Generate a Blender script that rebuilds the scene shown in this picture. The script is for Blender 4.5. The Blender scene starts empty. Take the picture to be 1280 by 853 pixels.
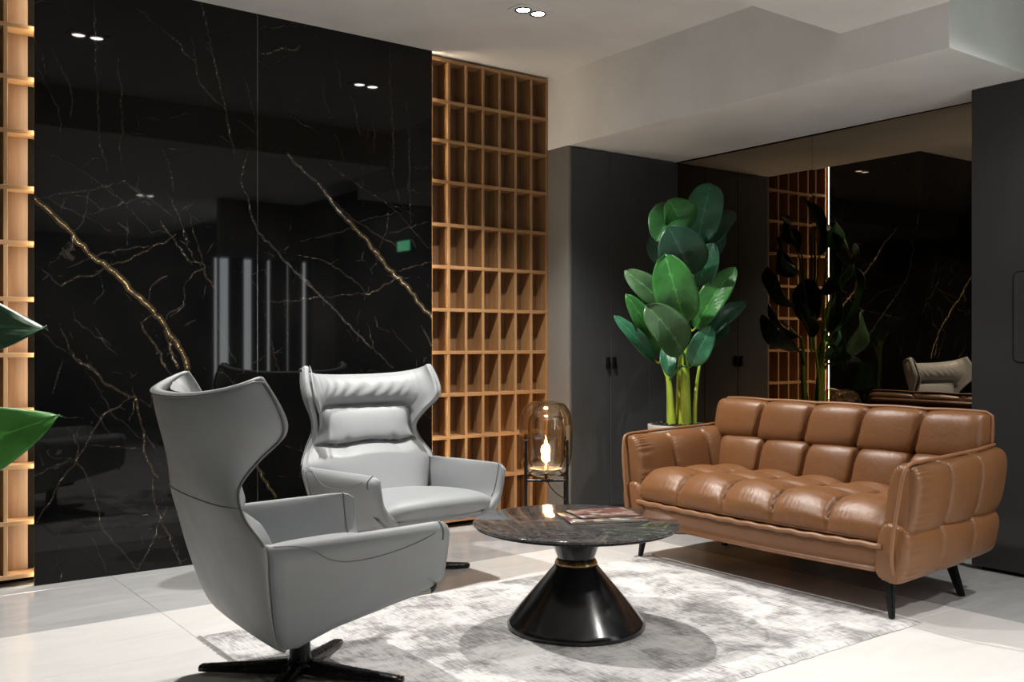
import bpy, bmesh, math, random
import numpy as np
from mathutils import Vector, Matrix, Euler

random.seed(7)
PI = math.pi
scn = bpy.context.scene
col = scn.collection

# ------------------------------------------------------------------ camera, world, exposure, large lights
cam_data = bpy.data.cameras.new('camera')
cam_data.sensor_width = 36.0
cam_data.lens = 1213.0 * 36.0 / 1280.0
cam_data.shift_y = 4.5 / 1280.0
cam_data.clip_start = 0.05
cam = bpy.data.objects.new('camera', cam_data)
col.objects.link(cam)
cam.location = (0, 0, 1.15)
cam.rotation_euler = (PI / 2, 0, -math.atan2(0.597, 0.802))
scn.camera = cam

world = bpy.data.worlds.new('world')
scn.world = world
world.use_nodes = True
world.node_tree.nodes['Background'].inputs[0].default_value = (0.8, 0.85, 0.9, 1)
world.node_tree.nodes['Background'].inputs[1].default_value = 0.02

scn.view_settings.view_transform = 'Standard'
scn.view_settings.look = 'None'
scn.view_settings.exposure = 0.14
scn.view_settings.gamma = 1.0
scn.view_settings.use_curve_mapping = False
try:
    scn.cycles.max_bounces = 10
    scn.cycles.transparent_max_bounces = 12
    scn.cycles.caustics_reflective = False
    scn.cycles.caustics_refractive = False
    scn.cycles.sample_clamp_indirect = 4.0
    scn.cycles.use_denoising = True
except Exception:
    pass


def area_light(name, loc, size_x, size_y, watts, color, rot=(0, 0, 0)):
    d = bpy.data.lights.new(name, 'AREA')
    d.shape = 'RECTANGLE'
    d.size = size_x
    d.size_y = size_y
    d.energy = watts
    d.color = color
    o = bpy.data.objects.new(name, d)
    col.objects.link(o)
    o.location = loc
    o.rotation_euler = rot
    return o


# soft unseen area light added behind the viewer as ambient fill
AREA_MAIN = area_light('ceiling_panel_light', (0.3, -1.7, 2.62), 1.9, 2.2, 9, (1.0, 0.97, 0.93))

# spots: (location, aim, watts, cone degrees, blend)
WARM = (1.0, 0.965, 0.92)
DOWNLIGHTS = [
    ((1.39, 4.12, 2.95), (1.50, 3.75, 0.0), 290, 112, 0.6),
    ((3.20, 4.13, 2.95), (3.05, 3.80, 0.0), 300, 112, 0.6),
    ((2.88, 0.05, 2.664), (2.90, 0.50, 0.0), 190, 95, 0.6),
    ((1.39, 0.05, 2.664), (1.39, 0.20, 0.0), 110, 88, 0.6),  # unseen, added so the floor bounces light up to the lowered ceiling
    ((4.40, 1.25, 2.95), (4.10, 1.75, 0.0), 140, 120, 0.6),  # unseen, added to brighten the soffit end face and nearby floor
]


# ------------------------------------------------------------------ helpers
def tag(o, label, category, group=None):
    o['label'] = label
    o['category'] = category
    if group:
        o['group'] = group
    return o


def struct(o):
    o['kind'] = 'structure'
    return o


def empty(name, loc=(0, 0, 0), rz=0.0):
    o = bpy.data.objects.new(name, None)
    o.empty_display_size = 0.1
    col.objects.link(o)
    o.location = loc
    o.rotation_euler = (0, 0, rz)
    return o


def mesh(name, verts, faces, m=None, parent=None, smooth=False, loc=None, rot=None):
    me = bpy.data.meshes.new(name)
    me.from_pydata([tuple(v) for v in verts], [], [tuple(f) for f in faces])
    me.update()
    if m:
        me.materials.append(m)
    if smooth:
        me.polygons.foreach_set('use_smooth', [True] * len(me.polygons))
    o = bpy.data.objects.new(name, me)
    col.objects.link(o)
    if parent:
        o.parent = parent
    if loc:
        o.location = loc
    if rot:
        o.rotation_euler = rot
    return o


def bm_obj(name, bm, m=None, parent=None, smooth=False):
    bmesh.ops.recalc_face_normals(bm, faces=bm.faces)
    me = bpy.data.meshes.new(name)
    bm.to_mesh(me)
    bm.free()
    if m:
        me.materials.append(m)
    if smooth:
        me.polygons.foreach_set('use_smooth', [True] * len(me.polygons))
    o = bpy.data.objects.new(name, me)
    col.objects.link(o)
    if parent:
        o.parent = parent
    return o


def box_bm(bounds, bevel=0.0, seg=2):
    x0, x1, y0, y1, z0, z1 = bounds
    bm = bmesh.new()
    bmesh.ops.create_cube(bm, size=1.0)
    for v in bm.verts:
        v.co = Vector(((x0 + x1) / 2 + v.co.x * (x1 - x0), (y0 + y1) / 2 + v.co.y * (y1 - y0), (z0 + z1) / 2 + v.co.z * (z1 - z0)))
    if bevel:
        bmesh.ops.bevel(bm, geom=list(bm.edges), offset=bevel, segments=seg, profile=0.5, affect='EDGES')
    return bm


def box(name, bounds, m, parent=None, bevel=0.0, seg=2):
    return bm_obj(name, box_bm(bounds, bevel, seg), m, parent)


def lathe(name, prof, m, parent=None, seg=64, center=(0, 0, 0), smooth=True, cap=False):
    verts, faces = [], []
    n = len(prof)
    for r, z in prof:
        for k in range(seg):
            a = 2 * PI * k / seg
            verts.append((center[0] + r * math.cos(a), center[1] + r * math.sin(a), center[2] + z))
    for i in range(n - 1):
        for k in range(seg):
            k2 = (k + 1) % seg
            faces.append((i * seg + k, i * seg + k2, (i + 1) * seg + k2, (i + 1) * seg + k))
    if cap:
        faces.append(tuple(range(seg))[::-1])
        faces.append(tuple((n - 1) * seg + k for k in range(seg)))
    return mesh(name, verts, faces, m, parent, smooth)


def catmull(pts, n=6, closed=False):
    P = [Vector(p) for p in pts]
    out = []
    N = len(P)
    rng = range(N) if closed else range(N - 1)
    for i in rng:
        if closed:
            a, b, c, d = P[(i - 1) % N], P[i], P[(i + 1) % N], P[(i + 2) % N]
        else:
            a, b, c, d = P[max(i - 1, 0)], P[i], P[i + 1], P[min(i + 2, N - 1)]
        for k in range(n):
            t = k / n
            out.append(0.5 * ((2 * b) + (c - a) * t + (2 * a - 5 * b + 4 * c - d) * t * t + (3 * b - a - 3 * c + d) * t ** 3))
    if not closed:
        out.append(P[-1])
    return out


def tube_data(pts, r, seg=8, closed=False, flat=1.0):
    """swept tube; r is a number or a list of radii"""
    P = [Vector(p) for p in pts]
    n = len(P)
    verts, faces = [], []
    up = None
    for i in range(n):
        if closed:
            t = (P[(i + 1) % n] - P[(i - 1) % n])
        else:
            t = P[min(i + 1, n - 1)] - P[max(i - 1, 0)]
        t.normalize()
        if up is None:
            up = Vector((0, 0, 1)) if abs(t.z) < 0.9 else Vector((1, 0, 0))
        s = t.cross(up)
        if s.length < 1e-6:
            s = t.orthogonal()
        s.normalize()
        up = s.cross(t).normalized()
        rr = r[i] if isinstance(r, (list, tuple)) else r
        for k in range(seg):
            a = 2 * PI * k / seg
            verts.append(P[i] + s * (rr * math.cos(a)) + up * (rr * flat * math.sin(a)))
    m = n if closed else n - 1
    for i in range(m):
        j = (i + 1) % n
        for k in range(seg):
            k2 = (k + 1) % seg
            faces.append((i * seg + k, i * seg + k2, j * seg + k2, j * seg + k))
    if not closed:
        faces.append(tuple(range(seg))[::-1])
        faces.append(tuple((n - 1) * seg + k for k in range(seg)))
    return verts, faces


def tube(name, pts, r, m, parent=None, seg=8, closed=False, flat=1.0):
    v, f = tube_data(pts, r, seg, closed, flat)
    return mesh(name, v, f, m, parent, True)


def grid_faces(nu, nv, wrap_u=False, flip=False):
    """verts index = iv*nu + iu"""
    faces = []
    for j in range(nv - 1):
        for i in range(nu if wrap_u else nu - 1):
            i2 = (i + 1) % nu
            f = (j * nu + i, j * nu + i2, (j + 1) * nu + i2, (j + 1) * nu + i)
            faces.append(f[::-1] if flip else f)
    return faces


def lerp(a, b, t):
    return a + (b - a) * t


def table(xs, ys, x):
    """smooth interpolation through a table of values"""
    if x <= xs[0]:
        return ys[0]
    if x >= xs[-1]:
        return ys[-1]
    for i in range(len(xs) - 1):
        if x <= xs[i + 1]:
            def slope(k):
                if k <= 0 or k >= len(xs) - 1:
                    a, b = (0, 1) if k <= 0 else (len(xs) - 2, len(xs) - 1)
                else:
                    a, b = k - 1, k + 1
                return (ys[b] - ys[a]) / (xs[b] - xs[a])
            h = xs[i + 1] - xs[i]
            t = (x - xs[i]) / h
            m0, m1 = slope(i) * h, slope(i + 1) * h
            return ((2 * t ** 3 - 3 * t * t + 1) * ys[i] + (t ** 3 - 2 * t * t + t) * m0 + (-2 * t ** 3 + 3 * t * t) * ys[i + 1] + (t ** 3 - t * t) * m1)
    return ys[-1]


def copy_tree(o, parent=None):
    c = o.copy()
    col.objects.link(c)
    if parent:
        c.parent = parent
    for ch in list(o.children):
        copy_tree(ch, c)
    return c


# ------------------------------------------------------------------ materials
class NT:
    def __init__(self, name):
        self.m = bpy.data.materials.new(name)
        self.m.use_nodes = True
        self.t = self.m.node_tree
        self.b = self.t.nodes['Principled BSDF']
        self.out = self.t.nodes['Material Output']

    def n(self, kind, **kw):
        nd = self.t.nodes.new(kind)
        for k, v in kw.items():
            setattr(nd, k, v)
        return nd

    def l(self, a, b):
        self.t.links.new(a, b)

    def coords(self, kind='Object', scale=(1, 1, 1), rot=(0, 0, 0)):
        tc = self.n('ShaderNodeTexCoord')
        mp = self.n('ShaderNodeMapping')
        mp.inputs['Scale'].default_value = scale
        mp.inputs['Rotation'].default_value = rot
        self.l(tc.outputs[kind], mp.inputs[0])
        return mp.outputs[0]

    def noise(self, vec, scale=5, detail=4, rough=0.55, dist=0.0):
        nd = self.n('ShaderNodeTexNoise')
        nd.inputs['Scale'].default_value = scale
        nd.inputs['Detail'].default_value = detail
        nd.inputs['Roughness'].default_value = rough
        nd.inputs['Distortion'].default_value = dist
        if vec is not None:
            self.l(vec, nd.inputs['Vector'])
        return nd.outputs['Fac']

    def ramp(self, fac, stops, interp='LINEAR'):
        nd = self.n('ShaderNodeValToRGB')
        cr = nd.color_ramp
        cr.interpolation = interp
        while len(cr.elements) > len(stops):
            cr.elements.remove(cr.elements[-1])
        while len(cr.elements) < len(stops):
            cr.elements.new(0.5)
        for e, (p, c) in zip(cr.elements, stops):
            e.position = p
            e.color = (c[0], c[1], c[2], 1) if isinstance(c, (tuple, list)) else (c, c, c, 1)
        self.l(fac, nd.inputs[0])
        return nd.outputs[0]

    def mix(self, fac, a, b, blend='MIX'):
        nd = self.n('ShaderNodeMix', data_type='RGBA', blend_type=blend)
        for s, v in ((0, fac), (6, a), (7, b)):
            if isinstance(v, (int, float)):
                nd.inputs[s].default_value = v if s == 0 else (v, v, v, 1)
            elif isinstance(v, (tuple, list)):
                nd.inputs[s].default_value = (v[0], v[1], v[2], 1)
            else:
                self.l(v, nd.inputs[s])
        return nd.outputs[2]

    def math(self, op, a, b=None):
        nd = self.n('ShaderNodeMath', operation=op)
        for s, v in ((0, a), (1, b)):
            if v is None:
                continue
            if isinstance(v, (int, float)):
                nd.inputs[s].default_value = v
            else:
                self.l(v, nd.inputs[s])
        return nd.outputs[0]

    def bump(self, height, strength=0.2, dist=0.01):
        nd = self.n('ShaderNodeBump')
        nd.inputs['Strength'].default_value = strength
        nd.inputs['Distance'].default_value = dist
        self.l(height, nd.inputs['Height'])
        self.l(nd.outputs[0], self.b.inputs['Normal'])
        return nd

    def set(self, **kw):
        names = {'color': 'Base Color', 'rough': 'Roughness', 'metal': 'Metallic', 'spec': 'Specular IOR Level', 'coat': 'Coat Weight',
                 'coat_rough': 'Coat Roughness', 'emit': 'Emission Color', 'emit_s': 'Emission Strength', 'trans': 'Transmission Weight', 'ior': 'IOR',
                 'sheen': 'Sheen Weight'}
        for k, v in kw.items():
            s = self.b.inputs[names[k]]
            if isinstance(v, (tuple, list)):
                s.default_value = (v[0], v[1], v[2], 1)
            elif isinstance(v, (int, float)):
                s.default_value = v
            else:
                self.l(v, s)
        return self.m


def paint(name, c, rough=0.6, **kw):
    t = NT(name)
    v = t.coords()
    n = t.noise(v, 3.0, 3)
    k = t.ramp(n, [(0.3, [x * 0.95 for x in c]), (0.7, [min(1, x * 1.05) for x in c])])
    n2 = t.noise(v, 180.0, 2)
    t.bump(n2, 0.05, 0.002)
    return t.set(color=k, rough=rough, **kw)


def wood(name, dark, light, axis='z', rough=0.45):
    t = NT(name)
    s = {'z': (55, 55, 2.2), 'x': (2.2, 55, 55)}[axis]
    v = t.coords('Object', s)
    oi = t.n('ShaderNodeObjectInfo')
    add = t.n('ShaderNodeVectorMath', operation='ADD')
    comb = t.n('ShaderNodeCombineXYZ')
    t.l(t.math('MULTIPLY', oi.outputs['Random'], 37.0), comb.inputs[0])
    t.l(t.math('MULTIPLY', oi.outputs['Random'], 11.0), comb.inputs[2])
    t.l(v, add.inputs[0])
    t.l(comb.outputs[0], add.inputs[1])
    n = t.noise(add.outputs[0], 1.0, 5, 0.6, 0.6)
    k = t.ramp(n, [(0.28, dark), (0.72, light)])
    t.bump(n, 0.12, 0.002)
    return t.set(color=k, rough=rough)


def leather(name, c, rough=0.42, wrinkle=0.25, wscale=9.0):
    t = NT(name)
    v = t.coords()
    big = t.noise(v, 2.2, 3)
    k = t.ramp(big, [(0.3, [x * 0.93 for x in c]), (0.7, [x * 1.05 for x in c])])
    pores = t.n('ShaderNodeTexVoronoi')
    pores.inputs['Scale'].default_value = 420
    t.l(v, pores.inputs['Vector'])
    wr = t.noise(v, wscale, 5, 0.6, 0.8)
    h = t.math('ADD', t.math('MULTIPLY', pores.outputs['Distance'], 0.12), wr)
    t.bump(h, wrinkle, 0.012)
    rr = t.ramp(wr, [(0.3, rough * 0.88), (0.7, rough * 1.15)])
    return t.set(color=k, rough=rr, spec=0.5)


def metal(name, c, rough=0.3, metallic=1.0, **kw):
    t = NT(name)
    v = t.coords()
    n = t.noise(v, 40, 3)
    r = t.ramp(n, [(0.3, rough * 0.85), (0.7, rough * 1.15)])
    return t.set(color=c, rough=r, metal=metallic, **kw)


def emitter(name, c, strength):
    t = NT(name)
    return t.set(color=(0.8, 0.8, 0.8), emit=c, emit_s=strength, rough=0.5)


M = {}
M['ceiling'] = paint('ceiling_paint', (0.72, 0.71, 0.69), 0.8)
M['soffit'] = paint('soffit_paint', (0.74, 0.735, 0.72), 0.75)
M['wall_dark'] = paint('dark_wall_paint', (0.05, 0.05, 0.052), 0.6)
M['wall_light'] = paint('light_wall_paint', (0.62, 0.61, 0.59), 0.7)
M['grey_panel'] = paint('grey_header_paint', (0.22, 0.22, 0.22), 0.6)
M['cabinet'] = paint('charcoal_lacquer', (0.048, 0.052, 0.056), 0.45)
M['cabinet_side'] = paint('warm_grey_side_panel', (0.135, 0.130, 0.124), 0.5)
M['cabinet_dark'] = paint('dark_charcoal_lacquer', (0.026, 0.026, 0.027), 0.45)
M['black'] = paint('black_recess_paint', (0.006, 0.006, 0.006), 0.8, spec=0.1)
M['wood_v'] = wood('oak_vertical', (0.30, 0.168, 0.074), (0.43, 0.27, 0.135), 'z')  # oak paled for the left screen, LED glow put into the colour
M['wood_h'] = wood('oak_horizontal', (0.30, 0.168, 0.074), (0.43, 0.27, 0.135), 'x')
M['wood_v_dark'] = wood('brown_oak_vertical', (0.25, 0.128, 0.050), (0.38, 0.215, 0.095), 'z')  # same oak in a darker tone, weaker light put into the colour
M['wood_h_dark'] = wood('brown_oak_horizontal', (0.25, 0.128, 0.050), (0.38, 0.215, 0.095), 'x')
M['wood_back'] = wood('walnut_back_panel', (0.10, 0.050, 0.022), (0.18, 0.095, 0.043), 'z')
M['grey_leather'] = leather('grey_leather', (0.255, 0.267, 0.275), 0.50, 0.10, 7.0)
M['seam'] = paint('grey_seam', (0.16, 0.165, 0.17), 0.6)
M['dark_pipe'] = leather('dark_grey_leather', (0.13, 0.135, 0.14), 0.45, 0.1)
M['tan_leather'] = leather('tan_leather', (0.185, 0.080, 0.030), 0.36, 0.26, 10.0)
M['tan_pipe'] = leather('tan_piping_leather', (0.23, 0.105, 0.045), 0.42, 0.15, 20.0)
M['black_metal'] = metal('black_metal', (0.012, 0.012, 0.013), 0.28, 0.6)
M['black_gloss'] = metal('black_satin_lacquer', (0.006, 0.006, 0.007), 0.22, 0.0, coat=0.4, coat_rough=0.12)
M['chrome'] = metal('polished_steel', (0.62, 0.61, 0.6), 0.12)
M['brass'] = metal('brass', (0.55, 0.36, 0.16), 0.28)
M['led'] = emitter('led_warm', (1.0, 0.82, 0.58), 42.0)
M['bulb'] = emitter('downlight_lens', (1.0, 0.94, 0.86), 45.0)
M['filament'] = emitter('lamp_filament', (1.0, 0.66, 0.30), 80.0)
M['cable'] = paint('black_rubber', (0.015, 0.013, 0.012), 0.5)
M['ceramic'] = paint('pale_grey_ceramic', (0.36, 0.355, 0.345), 0.6)


def build_floor_materials():
    def stone(name, a, b, rough):
        t = NT(name)
        v = t.coords()
        oi = t.n('ShaderNodeObjectInfo')
        add = t.n('ShaderNodeVectorMath', operation='ADD')
        sc = t.n('ShaderNodeCombineXYZ')
        t.l(t.math('MULTIPLY', oi.outputs['Random'], 23.0), sc.inputs[0])
        t.l(t.math('MULTIPLY', oi.outputs['Random'], 7.0), sc.inputs[1])
        mp = t.coords('Object', (1.0, 3.0, 1.0), (0, 0, 0.5))
        t.l(mp, add.inputs[0])
        t.l(sc.outputs[0], add.inputs[1])
        n = t.noise(add.outputs[0], 2.2, 6, 0.6, 1.0)
        k = t.ramp(n, [(0.3, a), (0.7, b)])
        return t.set(color=k, rough=rough, spec=0.5)
    M['tile_white'] = stone('white_polished_porcelain', (0.66, 0.65, 0.63), (0.73, 0.72, 0.705), 0.14)
    M['tile_grey'] = stone('grey_polished_porcelain', (0.36, 0.365, 0.365), (0.46, 0.465, 0.465), 0.14)
    M['grout'] = paint('grout', (0.42, 0.41, 0.39), 0.8)

    t = NT('smoked_bronze_mirror')
    M['mirror'] = t.set(color=(0.27, 0.215, 0.155), metal=1.0, rough=0.0)

    # black marble with traced veins: the mesh carries the distance to the nearest vein
    t = NT('black_gold_marble')
    a = t.n('ShaderNodeAttribute', attribute_name='vein_dist')
    tint = t.n('ShaderNodeAttribute', attribute_name='vein_tint')
    stg = t.n('ShaderNodeAttribute', attribute_name='vein_strength')
    v = t.coords()
    brk = t.noise(v, 14, 4, 0.6)
    brk2 = t.noise(v, 90, 3, 0.6)
    d = t.math('ADD', a.outputs['Fac'], t.math('MULTIPLY', t.math('SUBTRACT', brk2, 0.5), 1.3))
    core = t.ramp(d, [(0.25, 1.0), (0.62, 0.0)])
    halo = t.ramp(t.math('MULTIPLY', a.outputs['Fac'], 0.25), [(0.1, 0.06), (0.9, 0.0)])
    f = t.math('MULTIPLY', t.math('MULTIPLY', t.math('ADD', core, halo), stg.outputs['Fac']), t.ramp(brk, [(0.28, 0.35), (0.55, 1.0)]))
    gold = t.mix(brk2, (0.95, 0.56, 0.18), (1.0, 0.82, 0.50))
    grey = t.mix(brk2, (0.70, 0.64, 0.56), (1.0, 0.97, 0.92))
    vc = t.mix(tint.outputs['Fac'], grey, gold)
    cr = t.n('ShaderNodeTexVoronoi', feature='DISTANCE_TO_EDGE')
    cr.inputs['Scale'].default_value = 2.6
    dis = t.n('ShaderNodeMix', data_type='VECTOR')
    dis.inputs[0].default_value = 0.16
    nz = t.n('ShaderNodeTexNoise')
    nz.inputs['Scale'].default_value = 4.0
    nz.inputs['Detail'].default_value = 5
    t.l(v, nz.inputs['Vector'])
    t.l(v, dis.inputs[4])
    t.l(nz.outputs['Color'], dis.inputs[5])
    t.l(dis.outputs[1], cr.inputs['Vector'])
    fine = t.math('MULTIPLY', t.ramp(cr.outputs['Distance'], [(0.0, 1.0), (0.006, 0.0)]), t.ramp(brk, [(0.5, 0.0), (0.62, 0.05)]))
    cloud = t.ramp(t.noise(v, 2.0, 5), [(0.35, (0.002, 0.002, 0.0022)), (0.75, (0.0055, 0.0054, 0.0052))])
    base = t.mix(fine, cloud, (0.6, 0.5, 0.4))
    base = t.mix(f, base, vc)
    M['marble'] = t.set(color=base, rough=0.03, spec=0.32)

    # table top: grey brown ceramic stone
    t = NT('dark_grey_stone_top')
    v = t.coords('Object', (1, 1, 1), (0, 0, 0.4))
    n1 = t.noise(v, 16, 8, 0.7, 0.8)
    n2 = t.noise(v, 60, 5, 0.7, 0.6)
    k = t.ramp(n1, [(0.32, (0.018, 0.017, 0.017)), (0.5, (0.042, 0.040, 0.039)), (0.68, (0.085, 0.080, 0.077))])
    k = t.mix(t.ramp(n2, [(0.48, 0.0), (0.7, 0.55)]), k, (0.17, 0.16, 0.152))
    vn = t.math('ABSOLUTE', t.math('SUBTRACT', t.noise(v, 2.3, 6, 0.6, 0.8), 0.5))
    k = t.mix(t.ramp(vn, [(0.0, 0.35), (0.012, 0.0)]), k, (0.30, 0.26, 0.23))
    M['table_stone'] = t.set(color=k, rough=0.085, spec=0.42)

    # rug: pale pile worn through to charcoal
    t = NT('distressed_rug')
    v = t.coords('Object', (1, 1, 1))
    vs = t.coords('Object', (60, 5, 1), (0, 0, 0.0))
    vs2 = t.coords('Object', (5, 30, 1), (0, 0, 0.0))
    big = t.noise(v, 4.2, 6, 0.68, 0.6)
    st = t.noise(vs, 2.2, 5, 0.7)
    st2 = t.noise(vs2, 1.6, 5, 0.7)
    fine = t.noise(v, 210, 2, 0.6)
    s = t.math('ADD', t.math('MULTIPLY', st, 0.72), t.math('MULTIPLY', st2, 0.28))
    s = t.math('ADD', s, t.math('MULTIPLY', t.math('SUBTRACT', big, 0.5), 1.15))
    k = t.ramp(s, [(0.345, (0.70, 0.695, 0.685)), (0.485, (0.54, 0.535, 0.53)), (0.595, (0.27, 0.265, 0.265)), (0.72, (0.13, 0.128, 0.13))])
    k = t.mix(t.math('MULTIPLY', fine, 0.35), k, (0.5, 0.49, 0.47))
    t.bump(t.math('ADD', fine, t.math('MULTIPLY', s, 0.6)), 0.5, 0.006)
    M['rug'] = t.set(color=k, rough=0.95, spec=0.15)
    M['fringe'] = paint('rug_fringe', (0.55, 0.545, 0.53), 0.95)

    # leaves and stems
    for key, c1, c2 in (('leaf0', (0.018, 0.085, 0.022), (0.035, 0.15, 0.04)), ('leaf1', (0.022, 0.125, 0.022), (0.05, 0.23, 0.045)),
                        ('leaf2', (0.016, 0.10, 0.045), (0.035, 0.17, 0.085)), ('leaf3', (0.008, 0.042, 0.022), (0.016, 0.075, 0.038)),  # leaf3: darker green, shade of leaves turned away put into the colour
                        ('leaf4', (0.03, 0.085, 0.03), (0.06, 0.14, 0.05)), ('leaf5', (0.05, 0.26, 0.03), (0.10, 0.40, 0.06)),
                        ('leaf6', (0.008, 0.05, 0.016), (0.02, 0.10, 0.03))):
        t = NT('banana_' + key)
        at = t.n('ShaderNodeAttribute', attribute_name='rib')
        v = t.coords('Object')
        n = t.noise(v, 9, 3)
        k = t.ramp(n, [(0.3, [x * 0.8 for x in c1]), (0.7, [x * 0.8 for x in c2])])
        veins = t.ramp(at.outputs['Fac'], [(0.0, 0.0), (0.75, 0.0), (1.0, 1.0)])
        k = t.mix(t.math('MULTIPLY', veins, 0.6), k, [min(1, x * 1.7 + 0.015) for x in c2])
        t.bump(t.math('ADD', at.outputs['Fac'], t.noise(v, 60, 2)), 0.25, 0.004)
        M[key] = t.set(color=k, rough=0.40, spec=0.4)
    t = NT('yellow_green_stalk')
    v = t.coords('Object', (18, 18, 2.0))
    n = t.noise(v, 1.3, 4)
    k = t.ramp(n, [(0.25, (0.10, 0.22, 0.02)), (0.5, (0.34, 0.46, 0.04)), (0.66, (0.50, 0.54, 0.07)), (0.8, (0.36, 0.17, 0.04))])
    M['stalk'] = t.set(color=k, rough=0.5)
    t = NT('potting_soil')
    v = t.coords()
    n = t.noise(v, 60, 5, 0.7)
    k = t.ramp(n, [(0.35, (0.006, 0.004, 0.003)), (0.7, (0.05, 0.03, 0.018))])
    t.bump(n, 1.0, 0.03)
    M['soil'] = t.set(color=k, rough=0.95)

    # thin glass of the lamp
    def thin_glass(name, tint, refl):
        t = NT(name)
        t.t.nodes.remove(t.b)
        tr = t.n('ShaderNodeBsdfTransparent')
        tr.inputs[0].default_value = (*tint, 1)
        gl = t.n('ShaderNodeBsdfGlossy')
        gl.inputs['Roughness'].default_value = 0.02
        gl.inputs['Color'].default_value = (1, 0.95, 0.88, 1)
        lw = t.n('ShaderNodeLayerWeight')
        lw.inputs['Blend'].default_value = 0.35
        edge = t.math('POWER', lw.outputs['Facing'], 1.6)
        t.l(t.mix(edge, tint, [x * x * 0.45 for x in tint]), tr.inputs[0])
        f = t.math('ADD', t.math('MULTIPLY', t.math('POWER', lw.outputs['Facing'], 2.0), 0.85), refl)
        mx = t.n('ShaderNodeMixShader')
        t.l(f, mx.inputs[0])
        t.l(tr.outputs[0], mx.inputs[1])
        t.l(gl.outputs[0], mx.inputs[2])
        t.l(mx.outputs[0], t.out.inputs[0])
        return t.m
    M['glass_smoke'] = thin_glass('smoked_glass', (0.86, 0.77, 0.64), 0.14)
    M['glass_clear'] = thin_glass('clear_glass', (0.96, 0.92, 0.85), 0.10)
    M['glass_door'] = thin_glass('door_glass', (0.85, 0.88, 0.88), 0.06)


build_floor_materials()


# ------------------------------------------------------------------ structure: floor, ceiling, walls
def build_floor():
    fl = struct(box('floor', (-2.7, 5.3, -4.1, 5.3, -0.12, -0.006), M['grout']))
    cache = {}
    xs = [-2.72, -1.92, -1.12, -0.32, 0.48, 1.28, 2.08, 2.88, 3.68, 4.08, 4.60, 5.12]
    ys = [-4.155, -3.355, -2.555, -1.755, -0.955, -0.155, 0.645, 1.445, 2.245, 3.045, 3.645, 4.245, 4.955, 5.28]
    g = 0.0015
    for i in range(len(xs) - 1):
        for j in range(len(ys) - 1):
            w, h = xs[i + 1] - xs[i] - g, ys[j + 1] - ys[j] - g
            grey = xs[i] >= 4.07 or ys[j] >= 4.24
            key = (round(w, 3), round(h, 3), grey)
            if key not in cache:
                o = box('tile', (-w / 2, w / 2, -h / 2, h / 2, -0.01, 0.0), M['tile_grey' if grey else 'tile_white'], fl, 0.0008, 1)
                cache[key] = o
            else:
                o = cache[key].copy()
                col.objects.link(o)
            o.location = ((xs[i] + xs[i + 1]) / 2, (ys[j] + ys[j + 1]) / 2, 0)


build_floor()
struct(box('ceiling', (-2.7, 5.3, -4.1, 5.3, 2.95, 3.05), M['ceiling']))
struct(box('ceiling_drop', (-2.7, 4.10, -4.1, 2.834, 2.664, 2.95), M['ceiling']))
struct(box('ceiling_soffit', (4.10, 5.3, 2.28, 5.3, 2.46, 2.95), M['soffit']))
struct(box('wall_left', (-2.7, -2.6, -4.1, 5.3, 0, 2.95), M['wall_dark']))
struct(box('wall_rear', (-2.6, 5.3, -4.1, -4.0, 0, 2.664), M['wall_dark']))
struct(box('wall_side', (5.125, 5.3, -4.0, 5.3, 0, 2.46), M['wall_dark']))


def build_right_panel():
    w = struct(box('wall_right', (4.87, 5.12, 0.30, 2.588, 0.02, 2.455), M['cabinet_dark']))
    box('plinth', (4.90, 5.12, 0.30, 2.55, 0.0, 0.02), M['black'], w)
    # flush hatch with rounded corners
    y1, y0, z0, z1, r = 2.375, 1.98, 1.063, 1.51, 0.03
    out = []
    for cy, cz, a0 in ((y1 - r, z1 - r, 0), (y0 + r, z1 - r, 90), (y0 + r, z0 + r, 180), (y1 - r, z0 + r, 270)):
        for k in range(7):
            a = math.radians(a0 + 15 * k)
            out.append((cy + r * math.cos(a), cz + r * math.sin(a)))
    n = len(out)
    v = [(4.8665, y, z) for y, z in out] + [(4.872, y, z) for y, z in out]
    f = [tuple(range(n))] + [(i, (i + 1) % n, n + (i + 1) % n, n + i) for i in range(n)]
    mesh('hatch_panel', v, f, M['cabinet_dark'], w)
    tube('hatch_gap', [(4.8695, y, z) for y, z in out], 0.0035, M['black'], w, 6, True)


build_right_panel()


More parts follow.
